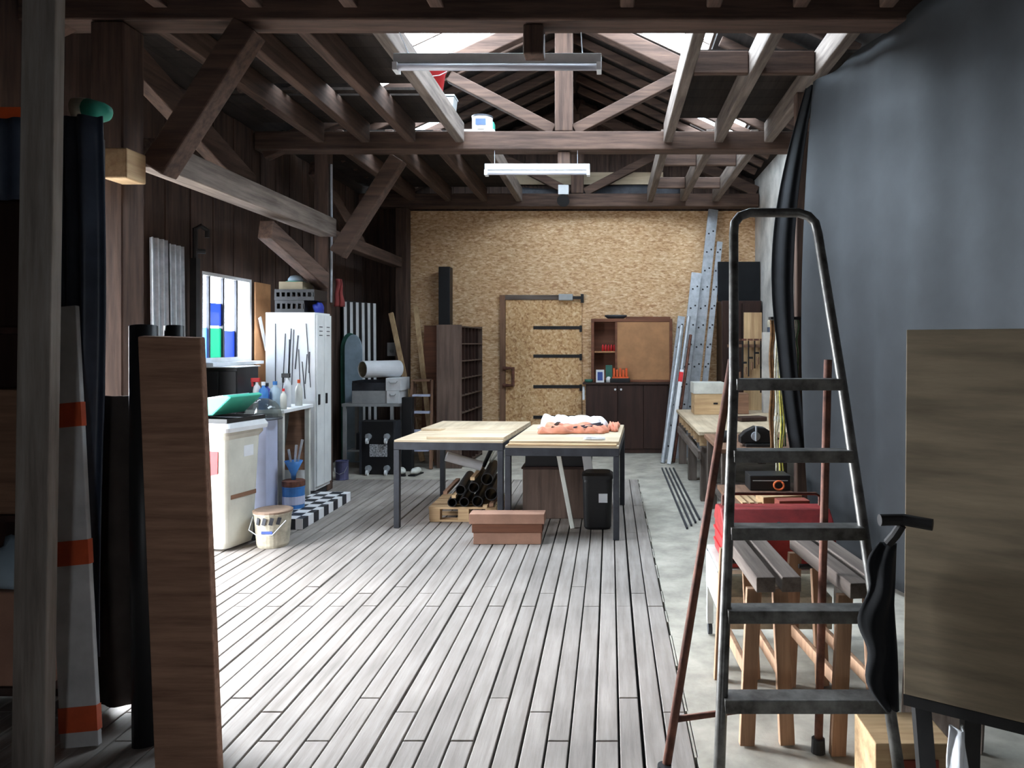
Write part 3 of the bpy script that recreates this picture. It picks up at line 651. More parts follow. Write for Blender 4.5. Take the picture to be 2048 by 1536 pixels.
MB().box(-3.06,-2.66,8.89,9.3,.926,.936).box(-3.06,-2.66,8.89,8.9,.936,1.02).box(-3.06,-2.66,9.29,9.3,.936,1.04).box(-3.06,-3.05,8.9,9.29,.936,1.04).box(-2.67,-2.66,8.9,9.29,.936,1.04).build('shell', M['steel'], t)
for z,x0,x1,lb in ((.776,-2.64,-2.49,'lower white box with a finger notch on the trolley'),(.927,-2.65,-2.47,'upper white box with a finger notch on the trolley')):
    t = thing('white_box',lb,'box',((x0+x1)/2,9.0,z),group='white boxes on the trolley')
    B(x0,x1,8.86,9.25,z,z+.15).build('box', M['white'], t, bevel=.004)
    MB().tube([(x0+.04,8.852,z+.115),(x0+.055,8.85,z+.095),(x1-.055,8.85,z+.095),(x1-.04,8.852,z+.115)],.005,6).build('finger_pull', M['fixture'], t)
t = thing('paper_roll','thick white paper roll lying across the trolley boxes','roll',(-2.75,9.0,1.081))
MB().pipe((-2.90,8.78,1.182),(-2.58,9.16,1.182),.1,.008,28).build('outer_sheet', M['paper'], t, smooth=False)
MB().pipe((-2.895,8.785,1.182),(-2.585,9.155,1.182),.0915,.004,28).build('inner_layer', M['kraft'], t)
t = thing('flight_case','black flight case stood on edge with castors facing out','case',(-2.62,8.58,0))
B(-2.84,-2.44,8.52,8.72,0,.60).build('body', M['black'], t, bevel=.006)
for x in (-2.74,-2.53):
    for z in (.07,.43):
        c = MB().tube([(x,8.5195,z),(x,8.49,z)],.035,14).box(x-.018,x+.018,8.455,8.492,z-.045,z+.03).build('castor', M['galv'], t)
        MB().tube([(x-.012,8.46,z-.045),(x+.012,8.46,z-.045)],.032,16).build('wheel', M['white'], c)
B(-2.73,-2.53,8.514,8.5195,.2,.34).build('label', M['shade_label'], t)
for x0,x1,z0,z1 in ((-2.845,-2.82,0,.6),(-2.46,-2.435,0,.6)): B(x0,x1,8.515,8.725,z0,z1).build('edge_trim', M['steel'], t)
t = thing('paint_tin','purple-grey paint tin standing beside the black flight case','tin',(-2.93,8.2,0))
MB().lathe((-2.93,8.2,0),[(0,0),(.07,0),(.07,.01),(.068,.015),(.068,.19),(.072,.195),(.072,.205),(.06,.205),(.06,.195),(0,.195)],20).build('body', mat('violet_grey_tin',(104,104,140),.4,.4), t)
MB().tube([(-2.998,8.17,.15),(-2.98,8.13,.09),(-2.93,8.115,.07),(-2.88,8.13,.09),(-2.862,8.17,.15)],.003,6).build('wire_handle', M['galv'], t)
pts = [(-3.05+.09*math.cos(k*.5)*(1-.002*k),7.98+.07*math.sin(k*.5),.02+.0012*k) for k in range(60)]
tag(MB().tube(pts,.014,6).build('hose_coil', M['black'], smooth=True),'coiled black hose on the floor beside the locker','hose')
tag(B(-2.425,-2.30,8.72,8.82,0,.86).build('black_case', M['black'], bevel=.01),'tall black case right of the grey trolley','case')
for x, rz, lb in ((-2.36,.3,'pale shoe lying at the black case, left one'),(-2.2,-.2,'pale shoe lying at the black case, right one')):
    t = thing('shoe',lb,'shoe',(x,8.5,0),rz,'shoes by the flight case')
    MB().blob((0,0,.012),(.09,.22,.07),3,.04,3).build('upper', M['offwhite'], t, smooth=True, local=True)
    MB().obox((0,0,.006),(.085,.22,.012)).build('sole', M['black'], t, local=True)
for p,q,lb in (((-2.36,9.45,0),(-2.98,10.2,1.90),'left light wooden slat leaning in the back corner'),((-2.24,9.5,0),(-2.72,10.5,2.0),'right light wooden slat leaning in the back corner')):
    tag(MB().bar(p,q,.065,.03,(0,1,0)).build('lath', M['paleZ'], bevel=.003),lb,'slat','slats leaning in the back corner')
t = thing('junction_box','white switch box on the brown wall by the corner post','switch box',(-3.05,10.5,1.35))
B(-3.13,-3.0,10.53,10.588,1.31,1.5).build('case', M['white'], t, bevel=.006); B(-3.09,-3.04,10.524,10.53,1.36,1.4).build('button', M['fixture'], t)
t = thing('step_ladder','small wooden step ladder with pale treads beside the black post','step ladder',(-2.27,9.1,0))
for s in (-1,1):
    MB().bar((-2.27+s*.15,8.88,0),(-2.27+s*.12,9.1,1.04),.03,.06,(0,1,0)).build('front_rail', M['brownZ'], t)
    MB().bar((-2.27+s*.14,9.17,0),(-2.27+s*.10,9.14,1.0),.025,.03,(0,1,0)).build('rear_leg', M['brownZ'], t)
for i,z in enumerate((.22,.44,.66,.86,1.04)):
    y = 8.88+.22*z/1.04; B(-2.27-.13+.03*z,-2.27+.13-.03*z,y-.06,y+.05,z-.012,z+.012).build('tread', M['lavender' if i<4 else 'brownX'], t)
tag(MB().poly([(-2.6,10.3,0),(-2.40,10.3,0),(-2.40,10.5,1.74),(-2.6,10.5,1.74)],(0,.02,0)).build('brown_board', M['walnut']),'red-brown board leaning left of the tall black post','board')
tag(B(-2.37,-2.21,10.36,10.54,0,2.55).build('black_column', M['black'], bevel=.008),'tall black square post against the strand board wall','post')
t = thing('pigeonhole_unit','tall brown-grey pigeonhole unit with rows of small openings','shelf unit',(-1.89,9.5,0),R(-3))
B(-.15,.15,-.56,-.54,0,1.71).build('side_panel', M['duskwood'], t, local=True); B(-.15,.15,.54,.56,0,1.71).build('side_panel', M['duskwood'], t, local=True)
B(-.15,-.13,-.54,.54,0,1.71).build('back_panel', M['darkbrown'], t, local=True)
for k in range(9): B(-.13,.15,-.54,.54,.02+k*.208,.034+k*.208).build('shelf', M['duskwood'], t, local=True)
for y in [-.54+1.08*k/6 for k in range(1,6)]:
    mb = MB()
    for k in range(8): mb.box(-.13,.143,y-.006,y+.006,.0345+k*.208,.0195+(k+1)*.208)
    mb.build('divider', M['darkbrown'], t, local=True)
# ================================================================== centre tables
def table(name, label, w_, d_, h, loc, rz):
    t = thing(name, label, 'table', loc, R(rz), 'steel-framed work tables')
    mb = MB()
    for y in (0, d_-.04): mb.box(0,w_,y,y+.04,h-.06,h)
    for x in (0, w_-.04): mb.box(x,x+.04,.04,d_-.04,h-.06,h)
    mb.build('frame', M['steel'], t, bevel=.003, local=True)
    for x in (.0, w_-.045):
        for y in (.0, d_-.045): B(x,x+.045,y,y+.045,0,h-.061).build('leg', M['steel'], t, bevel=.003, local=True)
    B(.003,w_-.003,.003,d_-.003,h+.001,h+.018).build('top', M['plyX'], t, bevel=.002, local=True)
    return t
TL, TR = (-1.74,6.03,0), (-.80,5.70,0)
tl = table('work_table','left steel work table, with boards lying on top and pipes stored under it', .89,1.3,.69, TL, -4)
tr = table('work_table','right steel work table, with the folded clothes on its top', .87,1.28,.69, TR, -3)
def loose(loc, rz, x0,x1,y0,y1,z,th,m,lb):
    mw = Matrix.Translation(loc) @ Matrix.Rotation(R(rz),4,'Z')
    mb = MB().box(x0,x1,y0,y1,z,z+th); mb.bm.transform(mw)
    return tag(mb.build('plywood_board', M[m], bevel=.002), lb, 'board', 'loose boards on the work tables')
loose(TL,-4,.25,.885,.06,.62,.7085,.022,'plyX','small pale board at the front of the left work table')
loose(TL,-4,.02,.885,.63,1.29,.7085,.022,'plyY','large pale board covering the back of the left work table')
loose(TR,-3,.02,.865,.075,1.27,.7085,.026,'plyX','large board under the clothes on right work table')
loose(TR,-3,.02,.85,.0,.065,.7085,.012,'paleX','narrow pale strip along the front edge of the right work table')
# clothes
def heap(cx,cy,w_,d_,h,z,seed,rz=0):
    rnd = random.Random(seed); ph = [(rnd.uniform(5,16),rnd.uniform(5,16),rnd.uniform(0,6)) for _ in range(6)]
    c,s_ = math.cos(rz),math.sin(rz)
    def f(u,v):
        a,b = 2*u-1,2*v-1; e = max(0,1-max(abs(a),abs(b))**4)
        r_ = .84+.10*math.sin(3*math.atan2(b,a)+seed)
        q = sum(math.sin(a*p+b*k+o) for p,k,o in ph)/6
        cr = sum(abs(math.sin(a*p*.55+b*k*.7+o+.8*math.sin(b*3+o)))**.6 for p,k,o in ph[:3])/3-.6
        x,y = a*w_/2*(r_+.10*q+.05*cr),b*d_/2*(r_+.10*q-.05*cr)
        hh = h*min(1,e*2.2)**.6*(.62+.35*q+1.0*cr) if e > 0 else 0
        return (cx+c*x-s_*y, cy+s_*x+c*y, z+.004+max(0,hh))
    return MB().grid(f,64,64)
tag(heap(-.33,6.73,.66,.40,.085,.736,14,.0).build('folded_garment', M['whitecloth'], smooth=True, solid=.006),'white garment heaped under the peach jacket on the right table','garment','clothes on the right table')
t = thing('folded_jacket','peach jacket with dark trim folded on the right work table','jacket',(-.28,6.4,.735))
heap(-.31,6.33,.60,.32,.06,.736,21,.0).build('cloth', M['peach'], t, smooth=True, solid=.006)
for x0,y0,x1,y1 in ((-.47,6.2,-.44,6.44),(-.30,6.2,-.08,6.40),(-.22,6.21,-.06,6.30)):
    MB().bar((x0,y0,.79),(x1,y1,.806),.03 if x0 < -.4 else .012,.012).build('dark_trim', M['navy' if x0 > -.4 else 'darkbrown'], t)
tag(heap(.03,6.56,.10,.46,.045,.736,5,-.05).build('folded_sleeve', M['peach'], smooth=True, solid=.005),'flat peach sleeve along the right edge of the clothes heap','garment','clothes on the right table')
tag(heap(-.12,5.83,.18,.05,.018,.736,11).build('paper_scrap', M['paper'], solid=.002),'white paper scraps near front edge of right work table','paper')
# beneath the tables
t = thing('pallet','small wooden pallet under the left work table','pallet',(-1.2,6.5,0))
for y in (6.28,6.52,6.76): B(-1.5,-.96,y-.04,y+.04,.0,.018).build('bottom_board', M['paleX'], t)
for x in (-1.46,-1.22,-.99):
    for y in (6.28,6.76): B(x-.045,x+.045,y-.04,y+.04,.019,.105).build('block', M['paleX'], t)
for k in range(5): B(-1.51,-.95,6.24+.115*k,6.24+.115*k+.09,.106,.124).build('deck_board', M['paleX'], t)
pp = [(-1.02,.36,.05,'uppermost black pipe with an open end on the pallet'),(-.985,.235,.053,'wide black pipe with an open end, right side of the pallet'),(-1.10,.175,.045,'black pipe at the bottom middle of the pallet pile'),(-1.13,.29,.045,'black pipe in the middle of the pallet pile'),
      (-1.21,.17,.04,'black pipe low on the left of the pallet pile'),(-1.24,.27,.042,'black pipe high on the left of the pallet pile'),(-1.31,.165,.038,'leftmost black pipe on the pallet')]
for x,z,r,lb in pp: tag(MB().pipe((x,6.22,z),(x-.04,6.86,z+.01),r,.007,18).build('pipe', M['black']),lb,'pipe','pipes on the pallet')
for x,z,m,lb in ((-1.042,.135,'paleY','pale stick end low among the pipes'),(-1.145,.367,'paleY','pale stick end on top of the pipes'),(-1.37,.25,'brownY','brown stick end at the left of the pipes'),(-.99,.15,'brownY','brown stick end at the right of the pallet'),(-1.30,.22,'paleY','pale stick lying left of the pipe pile')):
    tag(MB().obox((x,6.5,z),(.035,.62,.025),.03).build('stick', M[m]),lb,'stick','sticks among the pipes')
tag(MB().pipe((-1.40,6.42,.52),(-1.12,6.52,.42),.042,.004,18).build('paper_roll', M['paper']),'white paper roll resting on the pipes under the left table','roll')
for p,q,m,lb in (((-1.05,6.62,.45),(-.93,6.42,.62),'offwhite','pale stick slanting above the pipes'),((-1.12,6.66,.40),(-1.0,6.45,.62),'black','black rod slanting above the pipes')):
    tag(MB().tube([p,q],.018,8).build('rod', M[m]),lb,'rod')
t = thing('carton','flattened brown carton standing in front of the work tables','carton',(-.76,5.6,0))
B(-1.01,-.51,5.54,5.66,0,.085).build('base', M['cardboard'], t, bevel=.003)
B(-1.02,-.50,5.535,5.665,.086,.15).build('middle', M['walnut'], t, bevel=.003)
B(-1.04,-.485,5.53,5.67,.151,.225).build('lid', M['cardboard'], t, bevel=.003)
t = thing('wooden_chest','dark brown chest under the right work table','chest',(-.5,6.62,0))
B(-.74,-.22,6.35,6.85,0,.42).build('body', M['duskwood'], t, bevel=.006); B(-.75,-.21,6.34,6.86,.421,.44).build('lid', M['darkbrown'], t, bevel=.004)
t = thing('open_tray','black shallow tray on the brown chest under the table','tray',(-.45,6.6,.441))
MB().box(-.72,-.16,6.38,6.84,.441,.45).box(-.72,-.16,6.38,6.39,.45,.55).box(-.72,-.16,6.83,6.84,.45,.55).box(-.72,-.71,6.39,6.83,.45,.55).box(-.17,-.16,6.39,6.83,.45,.55).build('shell', M['black'], t)
tag(MB().bar((-.43,6.1,.64),(-.30,6.02,.0),.035,.02,(0,1,0)).build('lath', M['offwhite'], bevel=.003),'pale slat leaning under the right work table','slat')
tag(MB().bar((-.20,6.32,.55),(-.12,6.3,.0),.075,.015,(0,1,0)).build('lath', M['white'], bevel=.003),'broad white slat beside the black canister','slat')
t = thing('canister','black lidded canister with a white label under the right table','canister',(-.12,6.05,0))
o_ = loft_rings([ring(.0,.2,.2),ring(.02,.22,.22),ring(.38,.24,.24),ring(.40,.235,.235)]); o_.bm.transform(Matrix.Translation((-.1,6.08,0))); o_.build('body', M['black'], t)
o_ = loft_rings([ring(.401,.25,.25),ring(.43,.25,.25),ring(.45,.2,.2)]); o_.bm.transform(Matrix.Translation((-.1,6.08,0))); o_.build('lid', M['black'], t)
B(-.09,-.02,5.954,5.962,.22,.29).build('label', M['paper'], t)
# ================================================================== back wall furniture
t = thing('base_cabinet','dark brown base cabinet with white knobs against the strand board wall','cabinet',(.23,10.36,0))
B(-.33,.80,10.18,10.59,0,.93).build('body', M['darkbrown'], t, bevel=.004)
B(-.37,.83,10.14,10.59,.931,.957).build('top', M['darkbrown'], t, bevel=.004)
for a,b in ((-.32,.10),(.11,.45),(.46,.79)): 
    dr = B(a,b,10.162,10.179,.06,.92).build('door', M['darkbrown'], t, bevel=.003)
    if a < .3:
        kx = b-.03 if a < 0 else a+.04
        MB().tube([(kx,10.161,.865),(kx,10.13,.865)],.014,12).build('knob', M['white'], dr)
t = thing('hanging_cupboard','red-brown wall cupboard with one sliding door open above dark cabinet','cupboard',(.3,10.45,.958))
mb = MB().box(-.26,-.22,10.33,10.59,.958,1.83).box(.82,.86,10.33,10.59,.958,1.83).box(-.22,.82,10.33,10.59,1.785,1.83).box(-.22,.82,10.33,10.59,.958,.985)
mb.build('carcass', M['walnut'], t, bevel=.003)
B(-.22,.82,10.57,10.59,.986,1.784).build('back_panel', M['walnut'], t); B(-.215,.08,10.36,10.569,1.36,1.38).build('shelf', M['hardboard'], t)
B(.09,.818,10.335,10.35,.987,1.782).build('sliding_door', M['hardboard'], t); B(.07,.1,10.326,10.336,.987,1.782).build('door_edge', M['walnut'], t)
tag(B(.22,.84,10.4,10.55,1.831,1.86).build('flat_board', M['walnut'], bevel=.003),'thin red-brown board on top of the wall cupboard','board')
t = thing('dish','dark oval dish on the top edge of the wall cupboard','dish',(.07,10.42,1.831))
mb = MB().lathe((0,0,0),[(0,0),(.1,0),(.14,.03),(.14,.05),(.1,.04),(0,.04)],24); mb.bm.transform(Matrix.Translation((.08,10.42,1.832)) @ Matrix.Diagonal((1.1,.6,1,1))); mb.build('bowl', M['steel'], t, smooth=True)
for k in range(5): tag(MB().lathe((-.1+.04*k,10.45,1.381),[(0,0),(.016,0),(.016,.07),(.009,.08),(.009,.09),(0,.09)],10).build('small_jar', M['red'], smooth=True),'little red jar on the cupboard shelf, %s from the left' % ORD[k],'jar','red jars on the cupboard shelf')
t = thing('picture_card','white-edged card with a blue middle leaning on the cabinet top','card',(-.14,10.22,.958))
B(-.19,-.08,10.2,10.215,.958,1.13).build('card', M['white'], t); B(-.17,-.10,10.196,10.1995,.985,1.1).build('blue_print', M['bluelabel'], t)
tag(B(-.06,.03,10.28,10.32,.958,1.19).build('green_box', M['green'], bevel=.003),'green slim box behind the white-edged card','box')
t = thing('orange_rack','bright orange rack of small parts on the black tray','rack',(.13,10.24,1.01))
B(.03,.25,10.18,10.3,1.015,1.035).build('base', M['orange'], t)
for k in range(5): B(.04+.042*k,.07+.042*k,10.19,10.29,1.036,1.15-.02*(k%2)).build('clip', M['orange'], t, bevel=.004)
tag(B(.0,.27,10.16,10.31,.958,1.014).build('black_tray', M['black'], bevel=.006),'black tray under the orange rack','tray')
tag(MB().lathe((-.02,10.2,.958),[(0,0),(.03,0),(.035,.05),(.02,.075),(0,.08)],14).build('white_cup', M['white'], smooth=True),'small white cup between the card and black tray','cup')
tag(MB().lathe((-.29,10.25,.958),[(0,0),(.05,0),(.06,.035),(.055,.04),(0,.03)],16).build('green_bowl', M['green'], smooth=True),'small green bowl at left end of the dark cabinet top','bowl')
tag(B(-.375,-.345,10.2,10.3,.72,.9).build('paper_note', M['paper']),'white note fixed to left end of the dark cabinet','note')
# ================================================================== leaning metal by the back right
def channel(p,q,w_,dpt,lb,dots=True,m='galv'):
    t = thing('metal_profile',lb,'metal profile',p,group='leaning metal profiles'); p,q = Vector(p),Vector(q); d=(q-p).normalized(); a=d.cross(Vector((0,-1,0))).normalized()
    nrm = a.cross(d).normalized()
    if nrm.y > 0: nrm = -nrm
    if a.x < 0: a = -a
    MB().bar(p,q,w_,.006,nrm).bar(p+a*(w_/2)-nrm*dpt/2,q+a*(w_/2)-nrm*dpt/2,.006,dpt,nrm).bar(p-a*(w_/2)-nrm*dpt/2,q-a*(w_/2)-nrm*dpt/2,.006,dpt,nrm).build('channel', M[m], t)
    if dots:
        L_ = (q-p).length; k = .15
        mb = MB()
        while k < L_-.1:
            for s in (-.22,.22):
                c = p+d*(k+s*.1)+a*s*w_; mb.tube([c+nrm*.003,c+nrm*.0045],.013,8)
            k += .27
        mb.build('hole_row', M['black'], t)
def lean(f,h,sx=.133,sy=.209): return (f[0]+sx*h,f[1]+sy*h,h)
for f,h,w_,dp,lb in (((1.0,9.78,0),3.36,.13,.05,'tallest perforated galvanised profile, reaching up to the joists'),((.855,9.70,0),2.45,.13,.05,'middle-height perforated profile leaning left of the tallest one'),
    ((1.14,9.80,0),2.9,.07,.04,'narrow perforated profile right of the tallest one'),((.71,9.63,0),1.85,.09,.04,'shortest perforated profile of the leaning group')):
    channel(f,lean(f,h),w_,dp,lb)
for f,h,r,m,lb in (((.655,9.32,0),1.72,.03,'galv','silver tube leaning in front of the dark cabinet'),((.735,9.36,0),1.84,.025,'galv','second silver tube leaning in front of the dark cabinet'),((.795,9.40,0),1.6,.02,'rust','brown pole among the leaning silver tubes')):
    tag(MB().tube([f,lean(f,h,.165,.28)],r,12).build('metal_tube', M[m]),lb,'tube','tubes leaning by the dark cabinet')
t = thing('level','white bar with red end caps leaning among the silver tubes','bar',(.72,9.24,0))
f = (.725,9.25,0); MB().bar(f,lean(f,1.15,.165,.28),.045,.03,(0,1,0)).build('bar', M['white'], t); MB().bar(lean(f,1.0,.165,.28),lean(f,1.12,.165,.28),.052,.036,(0,1,0)).build('red_cap', M['red'], t)
t = thing('wardrobe','dark brown wardrobe in the back right corner','wardrobe',(1.74,10.3,0))
B(1.5,2.03,10.05,10.55,0,2.06).build('body', M['darkbrown'], t, bevel=.006); B(1.52,1.76,10.03,10.049,.05,2.02).build('door', M['darkbrown'], t); B(1.77,2.01,10.03,10.049,.05,2.02).build('door', M['darkbrown'], t)
tag(B(1.47,2.04,10.2,10.25,2.061,2.6).build('black_board', M['blackcloth'], bevel=.004),'black square board standing on top of the dark wardrobe','board')
tag(B(1.66,1.88,9.28,9.32,.661,1.87).build('plywood_board', M['paleZ'], bevel=.003),'light brown board standing on the far workbench','board')
tag(B(1.82,2.03,8.9,9.0,.661,1.62).build('grey_board', M['plaster'], bevel=.003),'grey pale board standing at the right wall on the far workbench','board')
t = thing('jar','glass jar with dark blue base on top of the grey board','jar',(1.92,8.95,1.621))
MB().lathe((1.92,8.95,1.621),[(0,0),(.045,0),(.045,.06),(0,.06)],16).build('blue_base', M['navy'], t); MB().lathe((1.92,8.95,1.682),[(0.0,0),(.043,0),(.043,.07),(.03,.09),(.03,.1),(0,.1)],16).build('body', M['cream'], t)
# ================================================================== workbenches
t = thing('workbench','long wooden workbench along right wall in front of the leaning profiles','workbench',(1.4,8.3,0))
B(.83,1.95,7.0,9.4,.625,.66).build('top', M['plyY'], t, bevel=.004)
for y in (7.1,8.2,9.3):
    for x in (.9,1.88): B(x-.045,x+.045,y-.045,y+.045,0,.5).build('leg', M['greyZ'], t)
for x in (.87,1.9): B(x-.02,x+.02,7.02,9.18,.42,.50).build('rail', M['greyY'], t) if False else None
B(.825,.85,7.02,9.18,.40,.475).build('front_rail', M['greyY'], t)
B(.86,1.94,7.03,9.17,.502,.52).build('under_shelf', M['greyY'], t)
for k in range(9): B(.845,1.9,7.06+.258*k,7.085+.258*k,.521,.624).build('cubby_divider', M['paleX'], t)
t = thing('wooden_crate','pale crate with grey top on the far workbench','crate',(1.15,8.85,.661))
B(.98,1.33,8.7,9.05,.661,.90).build('body', M['paleX'], t, bevel=.004); B(.97,1.34,8.69,9.06,.901,1.03).build('top_box', M['offwhite'], t, bevel=.004)
B(1.2,1.25,8.694,8.699,.78,.8).build('hand_hole', M['black'], t)
tag(B(1.42,1.62,8.75,9.0,.661,.9).build('wooden_box', M['brownX'], bevel=.004),'brown box beside the pale crate on far workbench','box')
tag(MB().obox((1.5,8.0,.685),(.3,.18,.045),.3).build('hand_plane', M['darkbrown'], bevel=.008),'dark wooden tool lying on the far workbench','tool')
tag(B(1.75,1.9,7.9,8.2,.661,.69).build('white_tray', M['offwhite'], bevel=.003),'white flat tray on far workbench beside the wall','tray')
tg = thing('clamp_rail','brown rail across the light board holding clamps','rail',(1.68,9.22,1.45))
B(1.45,1.9,9.235,9.278,1.44,1.475).build('rail', M['brownX'], tg)
for k in range(6):
    x = 1.48+.075*k; L_ = .32+.1*((k*3)%4)
    t = thing('bar_clamp','bar clamp hanging from the brown rail, %s from the left' % ORD[k],'clamp',(x,9.215,1.5-L_),group='clamps on the rail')
    B(x-.008,x+.008,9.222,9.232,1.5-L_,1.52).build('bar', M['blackiron'], t); B(x-.012,x+.05,9.215,9.233,1.521,1.545).build('fixed_jaw', M['rust'], t)
    B(x-.012,x+.05,9.205,9.2215,1.55-L_*.6,1.575-L_*.6).build('sliding_jaw', M['blackiron'], t); MB().tube([(x+.04,9.21,1.51-L_*.6),(x+.04,9.21,1.42-L_*.6)],.012,8).build('handle', M['brownZ'], t)
t = thing('workbench','nearer low workbench with the black vise beside the right wall','workbench',(1.4,6.3,0))
B(.86,1.85,5.85,6.85,.625,.66).build('top', M['brownY'], t, bevel=.004)
for y in (5.92,6.78):
    for x in (.92,1.78): B(x-.04,x+.04,y-.04,y+.04,0,.624).build('leg', M['greyZ'], t)
B(.9,1.8,5.9,6.8,.2,.225).build('low_shelf', M['greyY'], t)
t = thing('bench_vise','black cast vise on the nearer workbench','vise',(1.2,6.05,.661))
B(1.08,1.3,5.95,6.15,.661,.685).build('base', M['blackiron'], t, bevel=.004)
o_ = MB().poly([(1.04,5.99,.686),(1.28,5.99,.686),(1.36,5.99,.72),(1.3,5.99,.77),(1.24,5.99,.81),(1.16,5.99,.82),(1.08,5.99,.78),(1.04,5.99,.74)],(0,.1,0)); o_.build('body', M['blackiron'], t, bevel=.008)
MB().tube([(1.16,5.989,.745),(1.16,5.96,.745)],.035,14).build('screw_end', M['galv'], t); MB().tube([(1.16,5.95,.66+.05),(1.16,5.95,.83)],.008,8).build('handle', M['galv'], t)
tag(MB().lathe((.97,6.3,.661),[(0,0),(.07,0),(.075,.05),(.04,.09),(.03,.09),(0,.06)],18).build('grinding_wheel', M['blackiron'], smooth=True),'dark round iron piece at left edge of nearer workbench','iron piece')
t = thing('low_bench','low plank bench between workbench and red toolbox','bench',(1.3,5.2,0))
B(.80,1.30,4.6,5.6,.40,.43).build('top', M['brownY'], t, bevel=.004)
for y in (4.66,5.54):
    for x in (.86,1.24): B(x-.035,x+.035,y-.035,y+.035,0,.399).build('leg', M['greyZ'], t)
t = thing('black_crate','black crate on the low bench with orange cord on it','crate',(1.2,5.45,.431))
B(1.0,1.29,5.36,5.56,.431,.54).build('body', M['black'], t, bevel=.006); B(1.02,1.27,5.355,5.3595,.5,.507).build('rim_line', M['fixture'], t)
tag(MB().tube([(1.2+.035*math.cos(k*.5),5.345-.001*k,.475+.03*math.sin(k*.5)) for k in range(28)],.006,6).build('orange_rope', M['rope_orange'], smooth=True),'orange cord loop hung on the black crate','cord')
tag(MB().obox((1.12,4.98,.456),(.28,.12,.05),.25).build('wood_block', M['paleX'], bevel=.004),'pale wood block lying on the low bench','block')
tag(MB().obox((1.16,4.78,.461),(.2,.1,.06),.1).build('brick', M['brick'], bevel=.004),'red brick on the low bench beside wood block','brick')
for k in range(3): tag(MB().bar((.86+.05*k,5.3-.05*k,.439),(0.88+.05*k,4.9,.439),.03,.012).build('wood_offcut', M['paleY']),'thin pale offcut on the low bench, %s from the left' % ORD[k],'offcut','offcuts on the low bench')
for k in range(4): tag(B(.61+.045*k,.625+.045*k,6.0+.1*k,8.9,-.003,.015).build('steel_bar', M['steel']),'long steel bar lying on the concrete, %s from the planks' % ORD[k],'bar','steel bars on the concrete')
# ================================================================== red toolbox on the trolley
t = thing('trolley','off-white steel trolley under the red toolbox','trolley',(.78,3.6,0))
B(.50,1.06,3.42,3.86,.43,.45).build('top_tray', M['offwhite'], t, bevel=.004); B(.54,1.02,3.44,3.84,.17,.32).build('low_tray', M['cream'], t, bevel=.004)
for x in (.51,1.05):
    for y in (3.45,3.83):
        B(x-.015,x+.015,y-.02,y+.02,.06,.429).build('leg', M['white'], t)
        MB().tube([(x-.01,y,.03),(x+.01,y,.03)],.03,14).build('castor', M['steel'], t)
B(.493,.4995,3.43,3.85,.26,.429).build('side_panel', M['white'], t)
t = thing('toolbox','large red cantilever toolbox standing on the off-white trolley','toolbox',(.78,3.62,.451))
B(.53,1.04,3.44,3.80,.452,.60).build('body', M['redmetal'], t, bevel=.008)
MB().poly([(.525,3.43,.602),(.525,3.81,.602),(.525,3.74,.685),(.525,3.56,.70)],(.52,0,0)).build('lid', M['redmetal'], t, bevel=.008)
MB().tube([(.55,3.65,.696),(.55,3.65,.74),(.57,3.65,.752),(1.0,3.65,.752),(1.02,3.65,.74),(1.02,3.65,.696)],.008,8).build('handle', M['rust'], t)
for z in (.5,.56): B(.522,.5295,3.46,3.78,z,z+.012).build('hinge_arm', M['red'], t)
MB().tube([(.78,3.468,.645),(.78,3.45,.642)],.014,12).build('latch', M['blackiron'], t)
# ================================================================== wooden trestles
def trestle(loc, rz, lb, m='trestle'):
    t = thing('trestle', lb, 'trestle', loc, R(rz), 'folded wooden trestles')
    for s in (-1,1):
        MB().box(s*.047-.035,s*.047+.035,-.33,.33,.58,.635).build('top_beam', M['greyY'], t, bevel=.004, local=True)
        for y in (-.27,.27):
            MB().bar((s*.048-.03,y,.579),(s*.075-.03,y,.0),.055,.03,(0,1,0)).build('leg', M[m+'Z'], t, bevel=.003, local=True)
        MB().bar((s*.062-.03,-.25,.25),(s*.062-.03,.25,.25),.02,.05).build('stretcher', M[m+'Y'], t, bevel=.003, local=True)
    MB().tube([(-.085,.2,.54),(.085,.2,.54)],.01,8).build('hinge', M['blackiron'], t, local=True)
    return t
trestle((.60,3.045,0), 2, 'folded wooden trestle nearer to the planks, seen between the ladder steps')
trestle((.90,2.98,0), 5, 'folded wooden trestle standing against the curtain side')
tag(B(1.06,1.09,3.9,4.35,0,.42).build('grey_plank', M['greyZ'], bevel=.003) if False else MB().poly([(1.10,2.85,0),(1.34,2.7,0),(1.40,2.76,.58),(1.16,2.92,.6)],(.02,.03,0)).build('grey_board', M['greyZ'], bevel=.003),'grey worn board leaning low against the curtain behind the trestles','board')
t = thing('wooden_box','pale wooden box on the floor at the bottom right','box',(.97,2.56,0))
B(.85,1.10,2.40,2.61,0,.20).build('body', M['paleX'], t, bevel=.004); B(.93,1.05,2.394,2.3995,.10,.15).build('red_mark', M['brick'], t)
